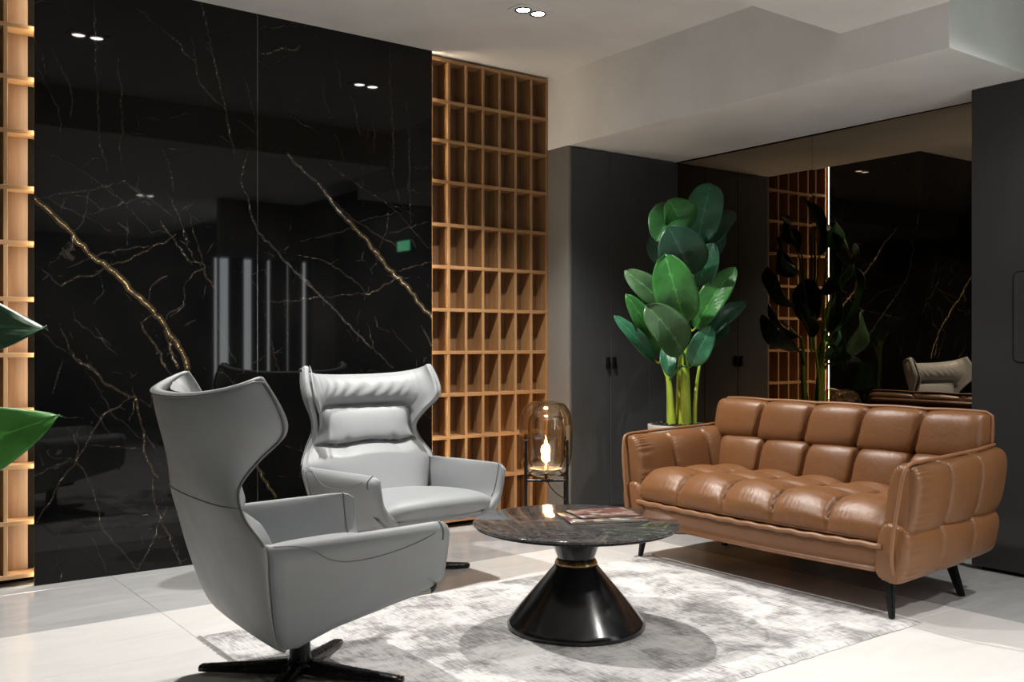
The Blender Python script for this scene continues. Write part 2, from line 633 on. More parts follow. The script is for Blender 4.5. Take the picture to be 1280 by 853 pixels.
# vein traces on the marble: (width mm, gold tint, strength, (x, z, x, z, ...)) in metres
VEINS = [
(11,1,1,(0.935,1.846,0.983,1.807,1.027,1.762,1.088,1.707,1.165,1.613,1.196,1.582,1.264,1.535,1.334,1.477,1.388,1.411,1.488,1.322,1.533,1.266,1.585,1.185,1.631,1.115,1.66,1.029)),
(5,0.8,0.7,(1.585,1.185,1.57,1.127,1.602,1.057,1.613,1.03)),
(4,0.8,0.6,(1.419,1.27,1.466,1.19,1.528,1.104,1.533,1.058,1.55,1.031)),
(3,0.8,0.45,(1.264,1.541,1.377,1.58,1.494,1.658,1.556,1.682,1.602,1.722)),
(3,0.7,0.4,(1.073,1.521,1.175,1.57,1.259,1.608,1.388,1.638,1.466,1.651)),
(3,0.7,0.4,(0.935,1.525,0.983,1.495,1.052,1.433,1.139,1.485,1.196,1.488,1.254,1.535)),
(2.5,0.3,0.35,(0.973,1.855,1.103,1.892,1.248,1.93,1.356,1.974)),
(2.5,0.3,0.3,(1.191,1.958,1.17,1.845,1.154,1.756,1.108,1.703)),
(2.5,0.2,0.3,(1.206,1.97,1.334,1.871,1.494,1.707)),
(2.5,0.2,0.3,(0.938,1.889,1.042,1.823,1.175,1.774,1.296,1.697)),
(2.5,0.2,0.3,(1.175,1.791,1.291,1.839,1.444,1.898)),
(2.5,0.2,0.3,(1.323,1.971,1.466,1.894,1.602,1.802)),
(2.5,0.2,0.3,(1.545,1.959,1.619,1.815,1.672,1.678)),
(3,0.5,0.35,(1.522,1.778,1.579,1.707,1.685,1.567)),
(3,0.6,0.4,(1.46,1.367,1.477,1.448,1.556,1.503)),
(3,0.6,0.4,(1.545,1.266,1.556,1.301,1.648,1.361)),
(3,0.6,0.4,(1.421,1.253,1.477,1.299)),
(3,0.6,0.4,(1.539,1.219,1.562,1.162,1.585,1.15)),
(3,0.8,0.5,(1.047,1.253,1.083,1.15,1.113,1.084,1.191,1.036)),
(2.5,0.3,0.35,(1.191,1.261,1.227,1.206,1.28,1.145)),
(2.5,0.3,0.35,(1.103,1.331,1.113,1.271,1.248,1.161,1.312,1.094)),
(2.5,0.2,0.35,(0.958,1.225,1.012,1.161,1.073,1.117)),
(2.5,0.2,0.25,(1.227,1.489,1.248,1.418,1.201,1.35)),
(2.5,0.2,0.25,(1.108,1.698,1.103,1.621,1.068,1.58)),
(2.5,0.2,0.25,(1.361,1.794,1.361,1.647)),
(3.5,0.25,0.6,(1.204,2.848,1.201,2.726,1.21,2.661,1.206,2.571,1.219,2.407,1.224,2.23,1.227,2.131,1.275,2.002)),
(3,0.6,0.5,(1.309,2.601,1.312,2.523,1.332,2.447,1.334,2.312,1.339,2.212,1.323,2.153,1.339,2.02)),
(2.5,0.1,0.45,(0.938,2.599,0.963,2.56,0.978,2.488,0.987,2.446)),
(2.5,0.1,0.45,(0.938,2.502,0.968,2.443,1.002,2.368,1.042,2.292,1.052,2.163)),
(3,0.1,0.5,(1.012,2.591,1.037,2.509,1.073,2.449,1.093,2.398,1.1,2.312,1.093,2.256)),
(3,0.5,0.5,(1.405,2.851,1.511,2.781,1.579,2.73,1.631,2.705,1.642,2.666,1.685,2.642)),
(2.5,0.3,0.3,(1.339,2.212,1.444,2.22,1.477,2.213)),
(2.5,0.3,0.35,(0.948,2.091,1.062,2.04,1.175,1.986,1.248,1.938,1.312,1.913)),
(2.5,0.3,0.35,(1.528,2.161,1.567,2.079,1.59,1.939)),
(2.5,0.3,0.3,(1.144,2.005,1.196,2.066,1.227,2.075)),
(2.5,0.3,0.3,(1.312,1.972,1.421,1.927)),
(4,0.2,0.7,(1.732,2.948,1.759,2.835,1.789,2.71,1.831,2.539,1.862,2.412,1.899,2.237,1.911,2.154)),
(3.5,0.5,0.6,(1.521,2.777,1.577,2.742,1.629,2.705,1.641,2.666,1.7,2.635,1.717,2.544,1.759,2.486,1.807,2.44,1.862,2.406)),
(3,0.4,0.4,(1.676,2.784,1.694,2.681,1.703,2.636)),
(3,0.3,0.45,(1.961,2.62,1.986,2.54,2.005,2.445,2.031,2.351)),
(2.5,0.2,0.35,(1.905,2.358,1.999,2.322,2.037,2.291)),
(3,0.4,0.5,(2.047,2.846,2.075,2.885,2.127,2.886,2.206,2.923,2.327,2.937)),
(5,0.4,0.7,(2.047,2.743,2.101,2.745,2.179,2.788,2.266,2.795,2.286,2.82)),
(2.5,0.3,0.3,(2.14,2.7,2.266,2.791)),
(3,0.1,0.5,(2.173,2.445,2.273,2.403,2.41,2.339)),
(3.5,0.5,0.5,(1.999,2.219,1.961,2.111,1.942,2.036,1.967,1.974)),
(3,0.4,0.35,(1.521,2.161,1.566,2.091,1.589,1.939)),
(2.5,0.4,0.35,(1.532,2.162,1.729,2.162)),
(8,0.1,0.95,(2.218,2.204,2.269,2.152,2.36,2.087,2.439,2.027,2.486,1.97,2.554,1.892)),
(2.5,0.7,0.5,(2.413,2.049,2.486,1.982,2.602,1.895)),
(3,0.2,0.5,(2.509,2.793,2.527,2.722,2.54,2.625)),
(3,0.1,0.5,(2.602,2.598,2.63,2.54,2.644,2.466,2.665,2.371)),
(3,0.2,0.4,(2.736,2.479,2.757,2.406,2.761,2.286)),
(3,0.2,0.5,(2.858,2.945,2.865,2.792,2.87,2.601,2.884,2.423,2.887,2.269,2.887,2.14,2.932,2.003)),
(3,0.4,0.4,(2.973,2.616,2.984,2.488,2.994,2.385,2.991,2.307,3.003,2.217,2.988,2.125,3.006,1.996)),
(2.5,0.2,0.3,(3.003,2.217,3.144,2.223)),
(2.5,0.2,0.3,(2.386,2.235,2.547,2.137,2.729,2.042,2.829,1.994,3.052,1.931)),
(2.5,0.2,0.35,(2.413,2.703,2.433,2.584,2.473,2.443)),
(2.5,0.2,0.3,(2.5,2.372,2.547,2.267,2.568,2.207)),
(2.5,0.2,0.3,(3.067,2.859,3.151,2.801)),
(2.5,0.2,0.3,(2.984,2.085,3.144,2.055)),
(11,0.15,1,(2.395,2.067,2.466,1.987,2.521,1.919,2.585,1.866)),
(11,0.85,1,(2.577,1.873,2.692,1.778,2.759,1.701,2.86,1.594,2.982,1.5,3.071,1.396,3.161,1.313)),
(3,0.7,0.45,(2.497,1.968,2.642,1.863,2.792,1.792,2.947,1.727)),
(5,0.7,0.5,(3.08,1.265,3.125,1.196,3.152,1.142)),
(3,0.7,0.4,(2.886,1.58,2.982,1.607,3.143,1.653)),
(3.5,0.7,0.5,(2.642,1.451,2.725,1.444,2.809,1.494,2.912,1.543)),
(3,0.5,0.4,(2.265,1.651,2.387,1.637,2.529,1.586,2.626,1.517,2.717,1.446)),
(4,0.1,0.75,(2.265,1.552,2.403,1.437,2.529,1.324,2.642,1.216,2.742,1.128)),
(3,0.5,0.5,(2.708,1.283,2.759,1.12,2.886,1.011)),
(2.5,0.3,0.35,(2.265,1.411,2.357,1.414,2.497,1.425,2.642,1.447)),
(2.5,0.3,0.35,(2.434,2.2,2.577,2.107,2.725,2.04,2.912,1.944,3.161,1.716)),
(2.5,0.3,0.3,(2.642,1.863,2.742,1.893,2.912,1.94)),
(2.5,0.3,0.3,(2.852,1.962,2.835,1.81,2.792,1.718)),
(2.5,0.3,0.3,(2.886,2.131,2.929,2.014)),
(2.5,0.3,0.3,(2.991,2.263,2.999,1.989,3.008,1.883)),
(2.5,0.3,0.3,(2.843,1.803,3.125,1.9)),
(2.5,0.3,0.3,(2.767,1.686,2.772,1.627,2.733,1.592)),
(2.5,0.3,0.3,(2.86,1.255,2.912,1.195,3.017,1.104)),
(2.5,0.3,0.35,(2.759,1.329,2.775,1.254,2.86,1.225)),
(2.5,0.3,0.3,(2.265,1.722,2.45,1.77,2.642,1.829)),
(4,0.1,0.7,(1.977,2.148,1.949,2.036,1.991,1.93,2.008,1.85,2.048,1.756,2.121,1.692,2.239,1.579,2.315,1.519,2.41,1.423)),
(3.5,0.8,0.5,(1.65,1.472,1.689,1.52,1.749,1.549,1.763,1.497,1.81,1.445)),
(3,0.5,0.4,(1.521,1.791,1.598,1.686,1.663,1.585,1.743,1.576)),
(2.5,0.5,0.35,(1.546,1.943,1.624,1.793,1.663,1.651,1.763,1.51)),
(2.5,0.3,0.35,(1.663,1.862,1.689,1.758,1.756,1.536)),
(2.5,0.3,0.35,(1.65,1.472,1.643,1.347,1.572,1.293)),
(2.5,0.4,0.35,(1.617,1.838,1.689,1.89)),
(2.5,0.4,0.4,(2.091,1.233,2.128,1.136,2.165,0.996)),
(2.5,0.3,0.35,(1.81,1.297,1.865,1.15,1.921,1.055)),
(2.5,0.3,0.3,(1.984,1.526,2.041,1.467)),
(2.5,0.3,0.3,(2.048,1.384,2.239,1.389,2.41,1.423)),
(2.5,0.3,0.3,(1.756,1.63,1.797,1.686)),
(5,0.7,0.55,(1.085,1.108,1.123,1.071,1.221,1.003,1.24,0.968,1.368,0.888,1.402,0.887)),
(4,0.9,0.5,(1.381,0.944,1.402,0.88,1.416,0.794,1.443,0.707,1.439,0.636,1.46,0.556,1.513,0.452)),
(3.5,0.9,0.5,(1.485,0.468,1.488,0.368,1.523,0.249,1.57,0.172,1.584,0.112,1.628,0.012)),
(3.5,0.6,0.45,(1.381,0.887,1.24,0.794,1.123,0.587,1.035,0.465,0.942,0.292)),
(3.5,0.4,0.45,(1.079,0.747,1.13,0.662,1.123,0.587,1.195,0.437,1.227,0.295,1.24,0.245,1.307,0.146,1.409,0.013)),
(3.5,0.5,0.5,(1.402,-0,1.485,0.139,1.52,0.249,1.556,0.318)),
(2.5,0.6,0.35,(1.123,0.587,1.022,0.601,0.985,0.644)),
(2.5,0.5,0.35,(1.162,0.653,1.294,0.638,1.443,0.629)),
(2.5,0.2,0.35,(1.307,0.36,1.416,0.303,1.52,0.249)),
(2.5,0.2,0.3,(1.156,1.032,1.221,0.934,1.28,0.814,1.443,0.657)),
(2.5,0.2,0.3,(1.175,0.866,1.24,0.767,1.28,0.695)),
(2.5,0.2,0.35,(1.057,1.095,1.035,0.993,1.012,0.913)),
(2.5,0.2,0.3,(0.942,0.647,0.973,0.571)),
(3,0.1,0.45,(1.045,0.07,1.05,0.012)),
(2.5,0.2,0.3,(1.175,0.232,1.221,0.129,1.26,0.02)),
(2.5,0.5,0.35,(1.368,0.739,1.402,0.88)),
(2.5,0.5,0.35,(1.402,0.88,1.471,0.834,1.485,0.913)),
(3,0.3,0.4,(1.443,0.7,1.485,0.64,1.506,0.61)),
(3,0.6,0.4,(1.52,1.113,1.527,1.055,1.577,0.997)),
(4,0.6,0.45,(1.577,1.113,1.613,1.025)),
(2.5,0.3,0.35,(0.924,0.514,1.035,0.573,1.123,0.587)),
(7,0.8,0.8,(2.024,0.525,2.078,0.411,2.147,0.309)),
]


def build_marble_wall():
    wall = struct(box('wall_back', (-2.6, 5.12, 5.225, 5.3, 0, 2.95), M['black']))
    box('marble_backing', (0.985, 3.115, 5.082, 5.225, 0, 2.95), M['black'], wall)
    rnd = random.Random(3)
    segs, wid, tint, stg = [], [], [], []
    for w, t, s, flat in VEINS:
        P = [Vector((flat[i], flat[i + 1])) for i in range(0, len(flat), 2)]
        fine = [P[0]]
        for a, b in zip(P[:-1], P[1:]):
            L = (b - a).length
            nrm = Vector((-(b - a).y, (b - a).x)) / max(L, 1e-6)
            k = max(2, int(L / 0.022))
            for q in range(1, k):
                fine.append(a.lerp(b, q / k) + nrm * rnd.uniform(-0.007, 0.007))
            fine.append(b)
        n = len(fine)
        for i in range(n - 1):
            u = i / max(1, n - 1)
            taper = min(1.0, 0.45 + 4 * min(u, 1 - u)) if w < 6 else 1.0
            segs.append((*fine[i], *fine[i + 1]))
            wid.append(w * (0.00044 if w > 6 else 0.00052) * taper * rnd.uniform(0.75, 1.15) + 0.0003)
            tint.append(t)
            stg.append(s if w > 6 else 0.9 * s)
    segs = np.array(segs)
    wid = np.array(wid)

    def slab(x0, x1):
        step = 0.0062
        nx, nz = int((x1 - x0) / step), int(2.95 / step)
        X, Z = np.meshgrid(np.linspace(x0, x1, nx), np.linspace(0.0, 2.95, nz))
        X, Z = X.ravel(), Z.ravel()
        best = np.full(X.shape, 1e9)
        bt = np.zeros(X.shape)
        bs = np.zeros(X.shape)
        for (ax, az, bx, bz), w, t, s in zip(segs, wid, tint, stg):
            R = 14 * w + 0.02
            m = (X > min(ax, bx) - R) & (X < max(ax, bx) + R) & (Z > min(az, bz) - R) & (Z < max(az, bz) + R)
            if not m.any():
                continue
            xx, zz = X[m], Z[m]
            dx, dz = bx - ax, bz - az
            u = np.clip(((xx - ax) * dx + (zz - az) * dz) / (dx * dx + dz * dz + 1e-12), 0, 1)
            d = np.hypot(xx - ax - u * dx, zz - az - u * dz) / w
            idx = np.nonzero(m)[0]
            up = d < best[idx]
            ii = idx[up]
            best[ii] = d[up]
            bt[ii] = t
            bs[ii] = s
        best = np.minimum(best, 30)
        y = 5.06
        verts = np.stack([X, np.full_like(X, y), Z], 1)
        me = bpy.data.meshes.new('marble_slab')
        i, j = np.meshgrid(np.arange(nx - 1), np.arange(nz - 1))
        a = (j * nx + i).ravel()
        quads = np.stack([a, a + 1, a + nx + 1, a + nx], 1)
        nb = len(verts)
        # slab thickness: back corners and side faces
        extra = np.array([(x0, y + 0.02, 0), (x1, y + 0.02, 0), (x1, y + 0.02, 2.95), (x0, y + 0.02, 2.95)])
        verts = np.concatenate([verts, extra])
        c = [0, nx - 1, nx * nz - 1, nx * (nz - 1)]
        side = [[c[k], nb + k, nb + (k + 1) % 4, c[(k + 1) % 4]] for k in range(4)] + [[nb + 3, nb + 2, nb + 1, nb]]
        quads = np.concatenate([quads, np.array(side)])
        me.vertices.add(len(verts))
        me.vertices.foreach_set('co', verts.ravel())
        me.loops.add(quads.size)
        me.loops.foreach_set('vertex_index', quads.ravel().astype(np.int32))
        me.polygons.add(len(quads))
        me.polygons.foreach_set('loop_start', np.arange(0, quads.size, 4, dtype=np.int32))
        me.update(calc_edges=True)
        pad = np.zeros(4)
        for nm, arr, fill in (('vein_dist', best, 30.0), ('vein_tint', bt, 0.0), ('vein_strength', bs, 0.0)):
            at = me.attributes.new(nm, 'FLOAT', 'POINT')
            at.data.foreach_set('value', np.concatenate([arr, pad + fill]).astype(np.float32))
        me.materials.append(M['marble'])
        o = bpy.data.objects.new('marble_slab', me)
        col.objects.link(o)
        o.parent = wall
    slab(0.934, 2.0405)
    slab(2.0435, 3.156)
    box('joint_strip', (2.0405, 2.0435, 5.0625, 5.08, 0, 2.95), M['chrome'], wall)


build_marble_wall()


def led(name, x0, x1, label):
    o = box(name, (x0, x1, 5.084, 5.098, 0.03, 2.93), M['led'])
    tag(o, label, 'light strip')
    return o


led('led_strip', 3.128, 3.142, 'warm led strip glowing at the right edge of the black marble wall')
led('led_strip', 0.948, 0.962, 'warm led strip behind the left edge of the black marble wall')

LEVELS = [0.047, 0.30, 0.567, 0.834, 1.10, 1.367, 1.634, 1.897, 2.165, 2.42, 2.665, 2.925]


def lattice(x_posts, x0, x1, bx0, bx1, wv, wh, label):
    root = empty('lattice_screen', (x0, 5.14, 0.0))
    tag(root, label, 'screen')
    ox, oy = x0, 5.14

    def part(name, b, m):
        return box(name, (b[0] - ox, b[1] - ox, b[2] - oy, b[3] - oy, b[4], b[5]), m, root, 0.0012, 1)
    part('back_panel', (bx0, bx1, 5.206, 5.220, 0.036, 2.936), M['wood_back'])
    for x in x_posts:
        part('vertical_slat', (x - 0.0095, x + 0.0095, 5.1005, 5.2055, 0.036, 2.936), M[wv])
    for z in LEVELS:
        # rails in short lengths between the posts read as one board with its own grain
        part('horizontal_slat', (x0, x1, 5.0995, 5.205, z - 0.0105, z + 0.0105), M[wh])
    box('plinth', (bx0 - ox, bx1 - ox, 5.20 - oy, 5.22 - oy, 0.0, 0.034), M['black'], root)


posts = [3.1660 + 0.0095 + k * (4.098 - 0.0095 - 3.1755) / 7 for k in range(8)]
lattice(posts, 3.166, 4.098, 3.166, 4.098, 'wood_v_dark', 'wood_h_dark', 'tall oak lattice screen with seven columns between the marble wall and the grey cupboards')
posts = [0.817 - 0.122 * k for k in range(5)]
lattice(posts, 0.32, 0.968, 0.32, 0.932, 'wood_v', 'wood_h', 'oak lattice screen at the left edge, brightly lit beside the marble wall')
struct(box('wall_back_side', (-2.6, 0.31, 5.07, 5.225, 0, 2.95), M['wall_dark']))


def build_cupboard():
    ox, oy = 4.61, 5.04
    c = empty('tall_cupboard', (ox, oy, 0))
    tag(c, 'tall charcoal built-in cupboard with small black handles behind the potted plant', 'cupboard')

    def part(name, b, m, parent=c, bev=0.002):
        return box(name, (b[0] - ox, b[1] - ox, b[2] - oy, b[3] - oy, b[4], b[5]), m, parent, bev, 1)
    part('body', (4.118, 5.119, 4.899, 5.224, 0.0, 2.459), M['cabinet'])
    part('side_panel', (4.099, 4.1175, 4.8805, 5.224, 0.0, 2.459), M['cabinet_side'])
    for x0, x1, hx in ((4.1185, 4.4625, 4.435), (4.4655, 4.83, 4.493), (4.833, 5.118, None)):
        d = part('door', (x0, x1, 4.88, 4.8985, 0.06, 2.452), M['cabinet'])
        if hx:
            h = part('handle', (hx - 0.013, hx + 0.013, 4.862, 4.8798, 0.985, 1.065), M['black_metal'], d, 0.003)
    return c


build_cupboard()


def build_mirror():
    root = empty('wall_mirror', (5.12, 3.72, 0))
    tag(root, 'large smoked bronze mirror covering the wall behind the sofa in two panes', 'mirror')
    box('pane', (-0.004, 0.002, 0.0185, 1.158, 0.0, 2.452), M['mirror'], root)
    p = box('pane', (-0.004, 0.002, -1.15, 0.0, 0.0, 2.452), M['mirror'], root)
    p.location = (0, 0.0165, 0)
    p.rotation_euler = (0, 0, math.radians(-0.8))
    box('frame', (-0.012, 0.0, -1.15, 1.158, 2.452, 2.4595), M['black'], root)


build_mirror()


# ------------------------------------------------------------------ behind the viewer: partition with a glazed screen, lit sign
def build_partition():
    w = struct(empty('door_1', (4.2, 0.28, 0)))
    ox, oy = 4.2, 0.28

    def part(name, b, m):
        return box(name, (b[0] - ox, b[1] - ox, b[2] - oy, b[3] - oy, b[4], b[5]), m, w)
    part('header', (3.56, 4.868, 0.20, 0.30, 2.06, 2.663), M['grey_panel'])
    part('ribbed_panel', (4.60, 4.868, 0.22, 0.29, 0.0, 2.06), M['grey_panel'])
    part('frosted_pane', (3.57, 4.60, 0.10, 0.11, 0.0, 2.06), M['daylight'])
    x = 3.56
    for wd, gap in ((0.02, 0.10), (0.16, 0.09), (0.17, 0.035), (0.19, 0.02), (0.16, 0.045), (0.05, 0)):
        part('dark_drape', (x, x + wd, 0.20, 0.23, 0.0, 2.06), M['black'])
        x += wd + gap


M['daylight'] = emitter('backlit_frosted_glass', (0.93, 0.97, 1.0), 5.0)
build_partition()
M['green_lit'] = emitter('green_sign_face', (0.03, 0.9, 0.35), 5.0)
sg = empty('exit_sign', (4.868, 1.84, 2.06))
tag(sg, 'small green lit exit sign on the dark panel, mirrored in the marble', 'sign')
box('housing', (-0.03, 0.0, -0.13, 0.13, 0.0, 0.12), M['black_metal'], sg, 0.004)
box('lit_face', (-0.033, -0.0302, -0.12, 0.12, 0.01, 0.11), M['green_lit'], sg)


# ------------------------------------------------------------------ downlights
def downlight(loc, aim, watts, cone, blend, label):
    root = empty('recessed_downlight', loc)
    tag(root, label, 'light', 'twin recessed downlights')
    bm = bmesh.new()
    bmesh.ops.create_cube(bm, size=1.0)
    bmesh.ops.scale(bm, vec=(0.225, 0.115, 0.006), verts=bm.verts)
    bmesh.ops.translate(bm, vec=(0, 0, -0.0032), verts=bm.verts)
    bm_obj('trim', bm, M['ceiling'], root)
    for sx in (-0.05, 0.05):
        lathe('lamp_ring', [(0.044, -0.0065), (0.046, -0.012), (0.040, -0.013), (0.036, -0.0075)], M['black_metal'], root, 24, (sx, 0, 0))
        lathe('lens', [(0.001, -0.0095), (0.035, -0.0085), (0.035, -0.0066)], M['bulb'], root, 24, (sx, 0, 0))
    d = bpy.data.lights.new('downlight_beam', 'SPOT')
    d.energy = watts
    d.color = WARM
    d.spot_size = math.radians(cone)
    d.spot_blend = blend
    d.shadow_soft_size = 0.028
    lo = bpy.data.objects.new('downlight_beam', d)
    col.objects.link(lo)
    lo.location = (loc[0], loc[1], loc[2] - 0.03)
    dr = Vector(aim) - Vector(lo.location)
    lo.rotation_euler = dr.to_track_quat('-Z', 'Y').to_euler()


DL_LABELS = ['twin recessed downlight before the left of the marble, seen only mirrored in it',
             'twin recessed downlight in the ceiling in front of the oak lattice',
             'twin recessed downlight in the lowered ceiling, a faint glint in the left marble slab',
             'twin recessed downlight in the lowered ceiling straight above the viewer',
             'twin recessed downlight in the high ceiling past the end of the soffit']
for spec, lab in zip(DOWNLIGHTS, DL_LABELS):
    downlight(*spec, lab)


# ------------------------------------------------------------------ rug
def build_rug():
    x0, x1, y0, y1 = 1.29, 3.74, 2.20, 3.79
    nx, ny = 100, 66
    rnd = random.Random(5)
    verts = []
    for j in range(ny):
        for i in range(nx):
            u, v = i / (nx - 1), j / (ny - 1)
            x = lerp(x0, x1, u) - 2.5
            y = lerp(y0, y1, v) - 3.0
            e = min(u, 1 - u) * (x1 - x0)
            f = min(v, 1 - v) * (y1 - y0)
            k = min(1.0, min(e, f) / 0.015)
            if i in (0, nx - 1):
                x += rnd.uniform(-0.006, 0.006)
            if j in (0, ny - 1):
                y += rnd.uniform(-0.006, 0.006)
            verts.append((x, y, 0.001 + 0.009 * math.sqrt(k) + rnd.uniform(0, 0.0012)))
    r = mesh('area_rug', verts, grid_faces(nx, ny), M['rug'], None, True, (2.5, 3.0, 0))
    tag(r, 'pale distressed grey area rug under the round coffee table', 'rug')
    # short tufted fringe along both short ends
    fv, ff = [], []
    for side in (0, 1):
        for k in range(260):
            y = lerp(y0, y1, (k + 0.5) / 260) - 3.0
            xb = (x0 if side == 0 else x1) - 2.5
            s = -1 if side == 0 else 1
            L = rnd.uniform(0.012, 0.028)
            dy = rnd.uniform(-0.006, 0.006)
            b = len(fv)
            fv += [(xb - s * 0.004, y - 0.0025, 0.002), (xb - s * 0.004, y + 0.0025, 0.002), (xb - s * 0.004, y, 0.008),
                   (xb + s * L, y + dy, 0.003)]
            ff += [(b, b + 1, b + 3), (b + 1, b + 2, b + 3), (b + 2, b, b + 3)]
    f = mesh('fringe', fv, ff, M['fringe'], r)
    f['kind'] = 'stuff'


build_rug()
RUG = 0.0125


# ------------------------------------------------------------------ coffee table and magazines
def build_table():
    t = empty('coffee_table', (2.554, 2.997, RUG))
    tag(t, 'round coffee table with dark stone top on a black hourglass base', 'table')
    top = lathe('tabletop', [(0.0005, 0.4105), (0.41, 0.4105), (0.416, 0.4125), (0.418, 0.4165), (0.416, 0.4205), (0.413, 0.422), (0.0005, 0.422)], M['table_stone'], t, 128)
    lathe('top_plate', [(0.0005, 0.402), (0.405, 0.402), (0.409, 0.406), (0.409, 0.4102), (0.0005, 0.4102)], M['black_metal'], t, 128)
    lathe('upper_cone', [(0.126, 0.4018), (0.119, 0.398), (0.077, 0.282), (0.075, 0.272)], M['black_gloss'], t, 96, (0, 0, 0), True, True)
    lathe('brass_collar', [(0.076, 0.272), (0.080, 0.270), (0.0865, 0.256), (0.0865, 0.2535), (0.078, 0.252)], M['brass'], t, 96, (0, 0, 0), True, True)
    lathe('lower_cone', [(0.080, 0.252), (0.086, 0.249), (0.090, 0.243), (0.272, 0.030), (0.279, 0.014), (0.2785, 0.004), (0.272, 0.0)], M['black_gloss'], t, 128, (0, 0, 0), True, True)


build_table()


def magazine_mat(name, seed, pal):
    t = NT(name)
    v = t.coords('Object', (1, 1, 1), (0, 0, 0.0))
    br = t.n('ShaderNodeTexVoronoi', distance='CHEBYCHEV')
    br.inputs['Scale'].default_value = 27
    br.inputs['Randomness'].default_value = 0.75
    mp = t.n('ShaderNodeVectorMath', operation='ADD')
    mp.inputs[1].default_value = (seed, seed * 2.3, 0.05)
    t.l(v, mp.inputs[0])
    t.l(mp.outputs[0], br.inputs['Vector'])
    sep = t.n('ShaderNodeSeparateColor')
    t.l(br.outputs['Color'], sep.inputs[0])
    k = t.ramp(sep.outputs[0], pal, 'CONSTANT')
    n = t.noise(mp.outputs[0], 55, 4, 0.7)
    k = t.mix(t.ramp(n, [(0.42, 0.0), (0.6, 0.6)]), k, (0.10, 0.07, 0.055))
    return t.set(color=k, rough=0.35)


PAL1 = [(0.0, (0.25, 0.20, 0.14)), (0.18, (0.10, 0.025, 0.025)), (0.30, (0.36, 0.33, 0.28)), (0.45, (0.14, 0.07, 0.05)), (0.58, (0.26, 0.16, 0.04)),
        (0.70, (0.05, 0.02, 0.02)), (0.82, (0.22, 0.24, 0.27)), (0.92, (0.06, 0.10, 0.12))]
PAL2 = [(0.0, (0.15, 0.045, 0.045)), (0.2, (0.24, 0.12, 0.10)), (0.36, (0.06, 0.015, 0.015)), (0.5, (0.30, 0.22, 0.17)), (0.7, (0.16, 0.06, 0.05)), (0.86, (0.32, 0.25, 0.20))]
M['mag_a'] = magazine_mat('magazine_cover_collage', 0.31, PAL1)
M['mag_b'] = magazine_mat('magazine_cover_rose', 1.77, PAL2)
M['paper'] = paint('page_edges', (0.62, 0.60, 0.57), 0.8)


def magazine(loc, rz, w, h, th, cover, label):
    g = empty('magazine', loc, rz)
    tag(g, label, 'magazine', 'magazines on the coffee table')
    box('pages', (-w / 2 + 0.002, w / 2 - 0.003, -h / 2 + 0.002, h / 2 - 0.002, 0.0012, th - 0.0012), M['paper'], g)
    box('back_cover', (-w / 2, w / 2, -h / 2, h / 2, 0.0, 0.0012), M['black_gloss'], g)
    # gently bowed front cover
    nx, ny = 12, 4
    vv = []
    for j in range(ny):
        for i in range(nx):
            u = i / (nx - 1)
            vv.append((lerp(-w / 2, w / 2, u), lerp(-h / 2, h / 2, j / (ny - 1)), th - 0.0011 + 0.0016 * math.sin(u * PI)))
    c = mesh('front_cover', vv, grid_faces(nx, ny), M[cover], g, True)
    s = c.modifiers.new('thick', 'SOLIDIFY')
    s.thickness = 0.0009
    box('spine', (-w / 2 - 0.0008, -w / 2 + 0.0012, -h / 2, h / 2, 0.0, th), M['black_gloss'], g)


magazine((2.683, 2.987, RUG + 0.4222), math.radians(-25), 0.325, 0.235, 0.008, 'mag_a', 'lower magazine with a pale picture-collage cover on the stone table')
magazine((2.722, 3.022, RUG + 0.4316), math.radians(-19), 0.265, 0.19, 0.006, 'mag_b', 'upper magazine with a rose red cover lying on the larger one')


# ------------------------------------------------------------------ wing armchairs  (local: x forward, y left)
Z_TAB = [0.185, 0.205, 0.24, 0.32, 0.45, 0.55, 0.64, 0.72, 0.80, 0.88, 0.96, 1.06]
XB = [-0.160, -0.195, -0.230, -0.268, -0.312, -0.342, -0.370, -0.394, -0.416, -0.438, -0.455, -0.465]     # centre of the back
XF = [-0.150, -0.180, -0.205, -0.230, -0.255, -0.268, -0.315, -0.315, -0.262, -0.198, -0.216, -0.270]        # free edge of the wing
WD = [0.262, 0.296, 0.322, 0.352, 0.390, 0.402, 0.352, 0.318, 0.348, 0.402, 0.410, 0.388]                 # half width at that edge


def shell_pt(s, v, inset=0.0):
    """s -1..1 round the back, v 0..1 up; inset moves towards the sitter"""
    a = abs(s)
    zt = 1.0 + 0.062 * a ** 2.2
    z = 0.185 + v * (zt - 0.185)
    xb, xf, w = table(Z_TAB, XB, z), table(Z_TAB, XF, z), table(Z_TAB, WD, z)
    w -= inset
    xb += inset
    ang = a * PI / 2
    y = w * math.sin(ang) ** 0.86 * (1 if s > 0 else -1)
    x = xf - (xf - xb) * max(0.0, math.cos(ang)) ** 0.80
    return Vector((x, y, z))


def catmull2(pts, n):
    return [(p.x, p.z) for p in catmull([(a, 0, b) for a, b in pts], n)]


